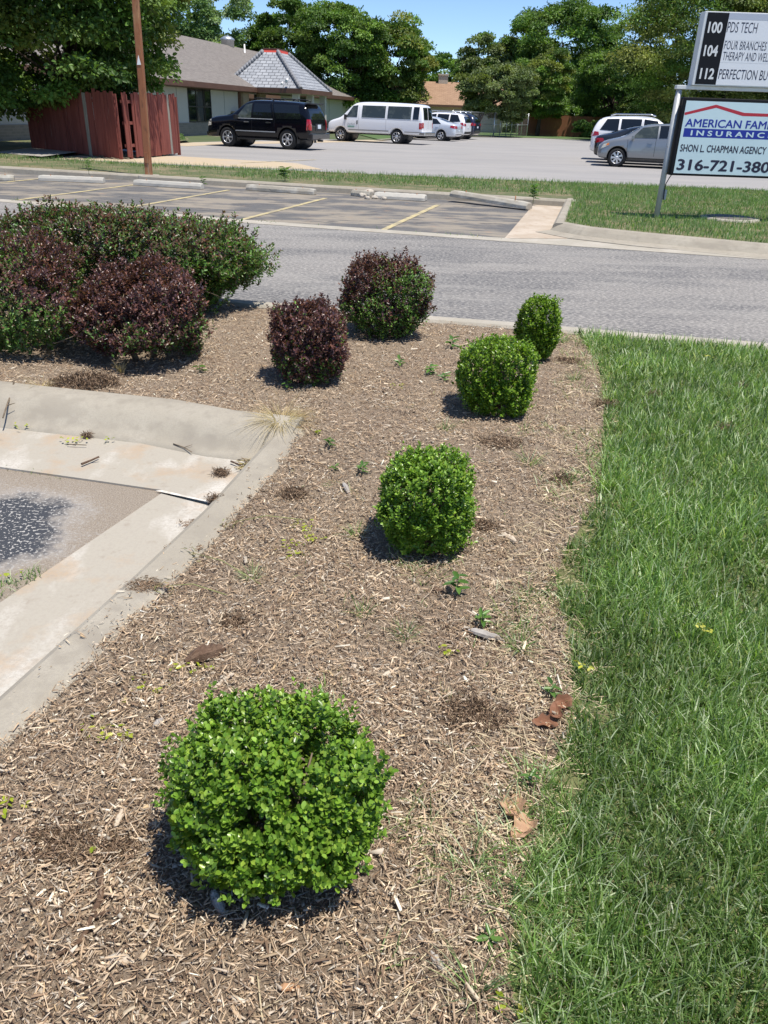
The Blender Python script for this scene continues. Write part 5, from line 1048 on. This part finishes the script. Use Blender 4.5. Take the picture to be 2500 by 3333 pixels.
# ---- right hand row
H3 = np.array([-.966, .26])
fw = np.array(gnd(2002, 543)); n3 = np.array([.26, .966])
sil = sedan('grey_hatchback', 'silver-grey hatchback facing left, partly behind the sign post', fw - H3 * 1.14 + n3 * .86, H3, GRY, L=3.8, H=1.53, hatch=True, spk=7)
q = lambda pts: [(x * sil.k, z * sil.s) for x, z in pts]
sil.both('indicator', q([(2.0, .70), (1.86, .72), (1.86, .79), (1.96, .77)]), AMBER, out=.018)
rearpt = fw + H3 * .72
sedan('black_sedan', 'black sedan with red tail light between the grey hatchback and the white minivan', rearpt + H3 * (-2.05) + n3 * (3.3), -H3, BLK2, L=4.7, H=1.45)
mv = small_suv('white_minivan', 'white minivan behind the black sedan with its tail to the left', rearpt + H3 * (-1.75) + n3 * 6.1, -H3, WHT, 'minivan', 1.03)

# ================================================================ SMALL THINGS ON THE GROUND
def hz(px, py, apron=False):
    if apron: x, y = gnd(px, py, .02); return Vector((x, y, .016))
    p = bed(px, py); p.z += bumpy(p.x, p.y, .018); return p
BARK = M('brown_bark', (.12, .07, .045), [(30, (1, 4, 1), .45, .6, (.2, .13, .085), .7)], .95, (60, .8, .01))
GREYB = M('weathered_grey_wood', (.40, .37, .34), [(25, (.4, 5, 1), .45, .62, (.24, .215, .19), .75)], .9, (60, .5, .004))
TANWD = M('pale_split_wood', (.55, .47, .37), [(25, (.4, 5, 1), .45, .62, (.42, .33, .24), .7)], .9)
def wood(name, label, cat, p, q, w, th, mat, seed, group=None, apron=False, jag=.3):
    a = hz(*p, apron); b = hz(*q, apron); d = b - a; L = d.length; mb = MB(); bm = mb.bm; n = 10; rows = []; r = random.Random(seed)
    for k in range(n + 1):
        t = k / n; e = min(1, .35 + 2.6 * min(t, 1 - t)); x = L * (t - .5); ww = w / 2 * e * (1 + r.uniform(-jag, jag) * .5); sag = .006 * math.sin(t * 3.1 + seed)
        rows.append([bm.verts.new((x, y * ww, z * th * e + sag)) for y, z in ((-1, .05), (-.85, .7), (-.2, 1 + r.uniform(-.2, .2)), (.5, .95 + r.uniform(-.2, .2)), (.95, .5), (1, .05))])
    for r0, r1 in zip(rows, rows[1:]):
        for k in range(5): bm.faces.new([r0[k], r0[k + 1], r1[k + 1], r1[k]])
        bm.faces.new([r0[5], r0[0], r1[0], r1[5]])
    bm.faces.new(rows[0]); bm.faces.new(rows[-1][::-1]); o = mb.done(name, mat); c = (a + b) / 2
    o.location = c + Vector((0, 0, .006)); o.rotation_euler = d.to_track_quat('X', 'Z').to_euler(); return tag(o, label, cat, group)
wood('bark_chunk', 'dark brown rotten bark chunk on the mulch left of the foreground boxwood', 'bark', (605, 2175), (735, 2120), .05, .035, BARK, 1)
wood('wood_slab', 'grey weathered wood slab below a weed near the lawn edge', 'wood', (1523, 2060), (1640, 2080), .030, .016, GREYB, 2)
wood('wood_splinter', 'long white split splinter below the second boxwood', 'wood', (1552, 1866), (1632, 1902), .016, .010, TANWD, 3)
wood('wood_block', 'brown split wood block right of the second boxwood', 'wood', (1630, 1735), (1678, 1775), .028, .018, TANWD, 4)
wood('broken_branch', 'thick grey-brown stick end poking out below the foreground boxwood', 'stick', (690, 2905), (728, 2990), .024, .02, GREYB, 5)
wood('wood_chip', 'white chip with a pointed end in the near left mulch', 'wood chip', (352, 3130), (440, 3155), .020, .008, TANWD, 6)
wood('wood_chip', 'upright grey chip left of the second boxwood', 'wood chip', (1116, 1575), (1138, 1612), .025, .012, GREYB, 7)
wood('wood_chip', 'near-black bark sliver beside a broad leaved weed', 'wood chip', (1405, 1928), (1450, 1942), .022, .012, BARK, 8)
wood('wood_chip', 'pale chip high on the right of the foreground boxwood', 'wood chip', (1246, 2205), (1310, 2168), .022, .009, TANWD, 9)
wood('wood_chip', 'cream chip just above the foreground boxwood', 'wood chip', (1145, 2135), (1155, 2182), .02, .009, TANWD, 10)
wood('wood_chip', 'long cream stake-like chip left above the foreground boxwood', 'wood chip', (690, 2250), (762, 2205), .014, .008, TANWD, 11)
wood('wood_chip', 'grey flat chip left of the foreground boxwood', 'wood chip', (495, 2370), (535, 2345), .02, .01, GREYB, 12)
wood('wood_chip', 'brown flat strip in the near left mulch above the dark clod', 'wood chip', (378, 2705), (412, 2635), .018, .008, TANWD, 13)
wood('wood_chip', 'orange-brown chip near the bottom right of the mulch', 'wood chip', (910, 3225), (975, 3212), .016, .008, M('orange_wood', (.42, .24, .13), (), .9), 14)
wood('wood_chip', 'grey strip at the bottom edge of the mulch below the boxwood', 'wood chip', (1400, 3110), (1445, 3165), .016, .009, GREYB, 15)
def stick(label, pts, r, mat, apron=False, name='fallen_twig', cat='twig', lift=.01):
    P = [hz(*p, apron) + Vector((0, 0, lift)) for p in pts]; c = P[0].copy(); mb = MB(); mb.tube([p - c for p in P], [r * (1 - .5 * k / len(P)) for k in range(len(P))], 7)
    if len(P) > 2: m_ = P[len(P) // 2] - c; mb.tube([m_, m_ + Vector((.04, .015, .012))], [r * .6, r * .3], 5)
    o = mb.done(name, mat); o.location = c; return tag(o, label, cat)
stick('curved dark root running through the near left mulch', ((330, 2850), (333, 2930), (300, 3000), (270, 3070), (180, 3125)), .009, BARK, name='exposed_root', cat='root')
stick('short brown twig lying on the pale gutter slab', ((266, 1514), (296, 1502), (322, 1490)), .006, BARK, True)
stick('pale forked twig on the gutter below the dry grass tuft', ((565, 1448), (600, 1460), (625, 1475)), .0035, TWIG, True)
stick('thin straight twig below yellow leaves on the gutter', ((220, 1449), (282, 1452)), .003, TWIG, True)
stick('crooked twig on the gutter slab near the clods', ((752, 1505), (785, 1518)), .005, BARK, True)
stick('long straw stalk at the bottom of the mulch', ((838, 3170), (850, 3290), (856, 3330)), .0022, DRYM := M('straw', (.55, .46, .3), (), .8), name='straw_stalk', cat='straw')
stick('bare twig hanging over the rolled kerb at the left edge', ((50, 1268), (38, 1300), (25, 1335), (12, 1372)), .006, TWIG, lift=.035)
# hairy brown clods of dug mulch
def clod(label, px, w, h, n, apron=False, pal=None, cat='clod', name='mulch_clod', Ls=(.008, .024)):
    c = hz(*px, apron); d = rand_dir(n); d[:, 2] = np.abs(d[:, 2]); rad = rng.uniform(.15, 1, (n, 1)) ** .6 * (1 + .25 * lobes(d, 6, int(w * 1e4), 4))[:, None]; P = d * rad * np.array([w, w * .75, h]) + np.array([0, 0, .006])
    D = unit((rng.normal(size=(n, 3)) + np.array([0, 0, -.2])) * np.array([1, 1, .12 if h < .018 else 1])); N = unit(d + rng.normal(0, .5, (n, 3))); Lh = rng.uniform(*Ls, n); V, Q = leaf_arrays(P, D, N, Lh, Lh * .09 + .001, .1, .15)
    o = link(name, np_mesh(name, V, Q, np.repeat(pick(pal or [(.17, .115, .075), (.22, .15, .10), (.12, .08, .055), (.30, .22, .155)], n, .2), 2, 0)), DRY); o.location = c; return tag(o, label, cat, 'clods of dark mulch')
clod('wide dark hairy clod of mulch beside the rolled kerb', (278, 1258), .19, .06, 2600, Ls=(.02, .05))
clod('dark clod of loosened mulch left of the foreground boxwood', (205, 2752), .10, .025, 1500)
clod('dark clod just right of the yellow leaf near the boxwood', (370, 2765), .06, .02, 800)
clod('shaggy clod on the gutter slab, topmost of the three by the joint', (719, 1540), .045, .02, 500, True)
clod('rounded clod left of the pair at the white slab joint', (703, 1632), .048, .028, 600, True)
clod('rounded clod right of the pair at the white slab joint', (790, 1630), .045, .024, 600, True)
clod('small clod beside yellow leaves on the gutter', (284, 1420), .030, .022, 300, True)
clod('brown patch of dug mulch right of the second boxwood', (1630, 1445), .14, .02, 1500)
clod('brown tuft of fibres close to the foot of the second boxwood', (1572, 1720), .07, .02, 800)
clod('dark dug hollow of fibres right of the foreground boxwood', (1540, 2335), .12, .022, 2000)
for lb, px, w, n in (('dark clump of damp mulch left of the second boxwood', (960, 1610), .08, 1300), ('dark clump of damp mulch just above the bark chunk', (760, 2030), .07, 1100), ('dark clump of damp mulch beside the lawn right of the second boxwood', (1830, 1560), .08, 1000), ('dark clump of damp mulch near the smallest boxwood', (1850, 1180), .10, 900)): clod(lb, px, w, .022, n)
clod('brown clod on the lawn edge level with the third boxwood', (1970, 1330), .10, .05, 900)
clod('brown clod higher in the lawn near the right edge', (2412, 1268), .06, .05, 500)
clod('brown clod in the lawn left of the highest one', (2125, 1297), .06, .045, 500)
clod('brown clod in the lawn below the other two', (2358, 1408), .055, .05, 500)
clod('debris heap caught where the flush kerb meets the rolled kerb', (880, 1525), .14, .015, 900, True, [(.5, .42, .28), (.4, .32, .2), (.2, .14, .09), (.3, .25, .1)], 'debris', 'straw_debris', (.03, .08))
clod('brown debris along the lower flush kerb', (470, 1905), .075, .008, 1100, True, [(.24, .165, .11), (.33, .24, .165), (.17, .11, .07)], 'debris', 'leaf_debris', (.006, .018))
clod('brown debris along the middle of the flush kerb', (600, 1785), .06, .008, 800, True, [(.25, .16, .1), (.35, .25, .17), (.16, .1, .06)], 'debris', 'leaf_debris', (.006, .018))
clod('reddish debris stain on the apron near the clods', (665, 1705), .09, .006, 500, True, [(.3, .2, .13), (.2, .13, .08)], 'debris', 'leaf_debris', (.01, .03))
# fallen yellow-green leaf sprigs
YL = [(0.3276, 0.39, 0.0312), (0.39, 0.4368, 0.0468), (0.2652, 0.3432, 0.0234), (0.429, 0.429, 0.0936)]
def sprig(label, px, r, n, apron=False, lift=.012, L=.02, pal=YL):
    c = hz(*px, apron); a = rng.uniform(0, 6.28, n); rr = rng.uniform(0, 1, n) ** .7 * r; P = np.stack([rr * np.cos(a) * 1.4, rr * np.sin(a), rng.uniform(.0, .012, n) + lift], 1)
    b = rng.uniform(0, 6.28, n); D = np.stack([np.cos(b), np.sin(b), rng.normal(0, .2, n)], 1); N = unit(np.array([0, 0, 1.]) + rng.normal(0, .35, (n, 3))); Lh = L * rng.uniform(.7, 1.2, n); V, Q = leaf_arrays(P, D, N, Lh, Lh * .55, .12, .1)
    o = link('fallen_leaf_sprig', np_mesh('fallen_leaf_sprig', V, Q, np.repeat(pick(pal, n, .15), 2, 0)), LEAF); o.location = c; return tag(o, label, 'fallen leaves', 'fallen yellow-green leaves')
for lb, px, r, n, ap in (('yellow-green sprig on the gutter at the far left', (66, 1394), .04, 9, 1), ('yellow-green sprig beside the small clod on the gutter', (248, 1434), .05, 14, 1), ('tiny yellow-green sprig on the gutter right of the clod', (350, 1436), .025, 6, 1),
    ('yellow-green sprig at the inner corner of the kerbs', (1030, 1416), .03, 9, 0), ('yellow sprig on the mulch beyond the lying grass stalks', (985, 1722), .05, 16, 0), ('yellow-green sprig left of the second boxwood foot', (1014, 1765), .045, 16, 0), ('largest yellow-green sprig between kerb and second boxwood', (940, 1795), .055, 22, 0),
    ('green sprig on the old asphalt at the left edge', (8, 1880), .05, 16, 1), ('dull sprig below the rotten bark chunk', (668, 2188), .02, 6, 0), ('yellow sprig left below the bark chunk', (597, 2190), .03, 8, 0), ('yellow leaves strewn upper left of the foreground boxwood', (484, 2243), .06, 14, 0),
    ('yellow leaves in the mulch near the left kerb', (325, 2376), .05, 14, 0), ('green leaves under the yellow ones near the left kerb', (380, 2415), .04, 9, 0), ('green leaves at the left edge of the near mulch', (25, 2640), .045, 12, 0), ('single light green leaf above the left clod', (308, 2770), .008, 2, 0),
    ('yellow sprig in the mulch midway to the lawn', (1460, 2118), .03, 9, 0), ('yellow-green sprig on the mulch beyond the third boxwood', (1300, 1262), .05, 12, 0), ('bright green sprig at the bottom edge of the mulch', (1655, 3290), .035, 9, 0)):
    sprig(lb, px, r, n, bool(ap))
for lb, px, r, n in (('bright yellow leaves lying on the lawn', (2285, 2098), .03, 9), ('yellow leaves far up in the lawn', (2299, 1195), .03, 6), ('yellow leaves at the lawn edge right of the foreground boxwood', (1888, 2225), .02, 6)): sprig(lb, px, r, n, False, .07, .022, [(.45, .46, .07), (.52, .5, .12)])
# curled dead leaves
DEADL = M('dead_brown_leaf', (.21, .10, .055), [(20, 1, .4, .6, (.25, .1, .05), .7)], .75); TANL = M('dead_tan_leaf', (.42, .265, .16), [(20, 1, .4, .6, (.4, .22, .13), .7)], .75)
for k, (lb, px, s, mt) in enumerate((('rust brown curled leaf at the lawn edge, topmost of three', (1827, 2308), .036, DEADL), ('rust brown curled leaf at the lawn edge, middle of three', (1812, 2348), .036, DEADL), ('rust brown folded leaf at the lawn edge, lowest left of three', (1768, 2372), .036, DEADL), ('tan crumpled leaf with a torn edge near the lawn', (1668, 2655), .046, TANL), ('flat tan leaf touching the grass just below the crumpled one', (1702, 2712), .044, TANL))):
    bm = grid_poly([(s * math.cos(a) * (1 + .10 * math.sin(4 * a + k)), s * .62 * math.sin(a) * (1 - .35 * math.cos(a)) * (1 + .13 * math.sin(7 * a + 2 * k))) for a in [2 * math.pi * i / 40 for i in range(40)]], s * .16)
    for v in bm.verts: v.co.z = .045 * (v.co.y / s) ** 2 + .02 * (v.co.x / s) ** 2 * (k % 2) + .012 * noise.noise(v.co * 45 + Vector((k, 0, 0))) + .018
    bmesh.ops.triangulate(bm, faces=bm.faces[:]); me = bpy.data.meshes.new('dead_leaf'); bm.to_mesh(me); bm.free()
    o = link('dead_leaf', me, mt); so_ = o.modifiers.new('t', 'SOLIDIFY'); so_.thickness = .0006; o.location = hz(*px); o.rotation_euler = (random.uniform(-.3, .3), random.uniform(-.3, .3), random.uniform(0, 6)); tag(o, lb, 'dead leaf', 'dead leaves at the lawn edge')
# broad leaved weeds
WG = [(0.0945, 0.2, 0.04), (0.135, 0.26, 0.056), (0.0743, 0.16, 0.036)]
def weed(label, px, h, n, L, lift=0, island=None):
    c = hz(*px) if island is None else Vector((*gnd(*px, island), island)); t = thing('weed', label, 'weed', c, 0, 'broad leaved weeds')
    k = np.arange(n); a = k * 2.4; z = h * (.25 + .75 * k / n); P = np.stack([np.zeros(n), np.zeros(n), z], 1); D = np.stack([np.cos(a), np.sin(a), rng.uniform(.0, .7, n)], 1); N = unit(np.array([0, 0, 1.]) + rng.normal(0, .2, (n, 3)))
    Lh = L * rng.uniform(.7, 1.15, n); V, Q = leaf_arrays(P, D, N, Lh, Lh * .42, .15, .25); link('leaves', np_mesh('leaves', V, Q, np.repeat(pick(WG, n, .12), 2, 0)), LEAF, t)
    mb = MB(); mb.tube([(0, 0, -.01), (.004, 0, h)], [L * .05, L * .025], 6); mb.done('stem', M('weed_stem', (.12, .2, .06), (), .7) if 'weed_stem' not in bpy.data.materials else bpy.data.materials['weed_stem'], t); return t
for lb, px, h, n, L in (('tallest broad leaved weed, below the second boxwood', (1485, 1945), .09, 9, .05), ('pale green weed above the grey wood slab', (1567, 2035), .05, 9, .04), ('weed with long leaves below the dark barberry', (1470, 1140), .08, 9, .06), ('small weed left of the long leaved one below the barberry', (1300, 1195), .05, 7, .05),
    ('weed cluster in the mulch left of the third boxwood', (1400, 1222), .06, 14, .05), ('low weed right beside the cluster left of the third boxwood', (1445, 1240), .05, 9, .05), ('seedling in front of the small purple barberry', (935, 1268), .06, 6, .05), ('seedling above the inner kerb corner', (1075, 1460), .05, 8, .035), ('seedling on the mulch left of the second boxwood', (1180, 1545), .06, 9, .04),
    ('tiny seedling near the kerb, left of the upright grey chip', (1090, 1530), .03, 6, .03), ('green seedling at the lawn edge above the dead leaves', (1790, 2275), .06, 7, .035), ('seedling at the grass edge right of the foreground boxwood', (1722, 2560), .05, 6, .03), ('seedling before the spreading purple barberry', (650, 1215), .05, 6, .05), ('seedling low on the mulch below the lawn corner', (1590, 3075), .03, 7, .03)): weed(lb, px, h, n, L)
weed('bushy weed on the grass strip beyond the grey wheel stop', (928, 590), .30, 26, .16, island=.1); weed('ragged weed by the raised end of the last wheel stop', (1735, 660), .35, 30, .12, island=.05); weed('thin weed at the end of the white wheel stop', (662, 606), .22, 16, .09, island=.05); weed('weed standing left of the rusty pole', (290, 568), .35, 22, .1, island=.1)
# grass tufts in the mulch
def tuft(label, px, n, hh, ww, pal, lean, r=.02, name='grass_tuft', group='grass tufts in the mulch', apron=False, island=None):
    c = hz(*px, apron) if island is None else Vector((*gnd(*px, island), island)); a = rng.uniform(0, 6.28, n); rr = rng.uniform(0, r, n); P = np.stack([rr * np.cos(a), rr * np.sin(a), np.zeros(n)], 1)
    V, Q = blade_arrays(P, rng.uniform(*hh, n), rng.uniform(*ww, n), np.abs(rng.normal(lean, .25, n)), a + rng.normal(0, .4, n), .5); o = link(name, np_mesh(name, V, Q, np.repeat(pick(pal, n, .15), 3, 0)), GRASS); o.location = c; return tag(o, label, 'grass', group)
STR = [(.52, .43, .26), (.60, .51, .34), (.42, .34, .2)]
tuft('big dry straw coloured grass tuft hanging over the rolled kerb', (915, 1385), 520, (.10, .27), (.0020, .0036), STR, 1.2, .05, 'dry_grass_tuft', 'dry grass tufts')
tuft('small dry grass tuft left of the wide dark clod', (135, 1268), 90, (.06, .14), (.002, .004), STR, 1.1, .03, 'dry_grass_tuft', 'dry grass tufts')
tuft('pale dry tuft below the spreading purple barberry', (395, 1215), 50, (.06, .12), (.002, .004), STR, .4, .02, 'dry_grass_tuft', 'dry grass tufts')
G2 = GR + [(.12, .19, .10)]
for lb, px, n, hi in (('grass tuft lower left of the second boxwood', (1160, 1745), 26, .10), ('grass tuft in the mulch midway between the two nearest boxwoods', (1181, 2005), 30, .09), ('spreading grass tuft left of the grey slab', (1320, 2078), 30, .10), ('grass tuft right of the second boxwood by the lawn', (1724, 1510), 46, .12), ('large grass tuft near the lawn below the grey slab', (1690, 2110), 60, .12),
    ('grass tuft between the second and third boxwood', (1452, 1402), 40, .10), ('grass tuft beside the third boxwood foot', (1555, 1350), 18, .10), ('tall single grass blades below the foot of the second boxwood', (1720, 1950), 12, .14), ('grass tuft right of the third boxwood', (1870, 1235), 50, .13), ('upright grass shoot right of the foreground boxwood', (1390, 2700), 8, .12), ('long blades at the lower right edge of the mulch', (1530, 2830), 34, .13), ('grass tuft at the foot of the smallest boxwood', (1835, 1115), 50, .14), ('spreading grass at the bottom of the mulch edge', (1545, 3240), 36, .13), ('low grass patch on the mulch by the lying stalks', (820, 1880), 40, .08), ('green tuft on the right mulch edge by dry straw', (1650, 2960), 34, .12)): tuft(lb, px, n, (hi * .5, hi), (.002, .004), G2, .8, .03)
# lying grass stalks with seed heads
for lb, pa, pb_ in (('lying brome stalk with drooping seed head over the middle kerb', (850, 1905), (610, 1815)), ('lower brome stalk with seed head by the kerb', (740, 1940), (520, 1925)), ('long brome stalk lying across the mulch towards the kerb', (1000, 1700), (735, 1725))):
    a = hz(*pa); b = hz(*pb_); mb = MB(); dl = b - a; mb.tube([Vector((0, 0, .01)), dl * .5 + Vector((0, 0, .05)), dl + Vector((0, 0, .03))], [.0022, .0018, .001], 5); t = thing('brome_stalk', lb, 'grass', a, 0, 'brome stalks over the kerb'); mb.done('stalk', M('brome_stalk', (.25, .27, .1), (), .7) if 'brome_stalk' not in bpy.data.materials else bpy.data.materials['brome_stalk'], t)
    n = 26; k = rng.uniform(.72, 1.02, n)[:, None]; dn = np.array(dl.normalized()); P = k * np.array(dl) + np.array([0, 0, .035]) + rng.normal(0, .012, (n, 3)); D = unit(dn + rng.normal(0, .5, (n, 3)) + np.array([0, 0, -.3])); V, Q = leaf_arrays(P, D, np.tile([0, 0, 1.], (n, 1)) + rng.normal(0, .3, (n, 3)), rng.uniform(.02, .035, n), .004, .1, .1); link('seed_head', np_mesh('seed_head', V, Q, np.repeat(pick([(.3, .25, .12), (.2, .22, .08), (.35, .22, .15)], n, .15), 2, 0)), DRY, t)
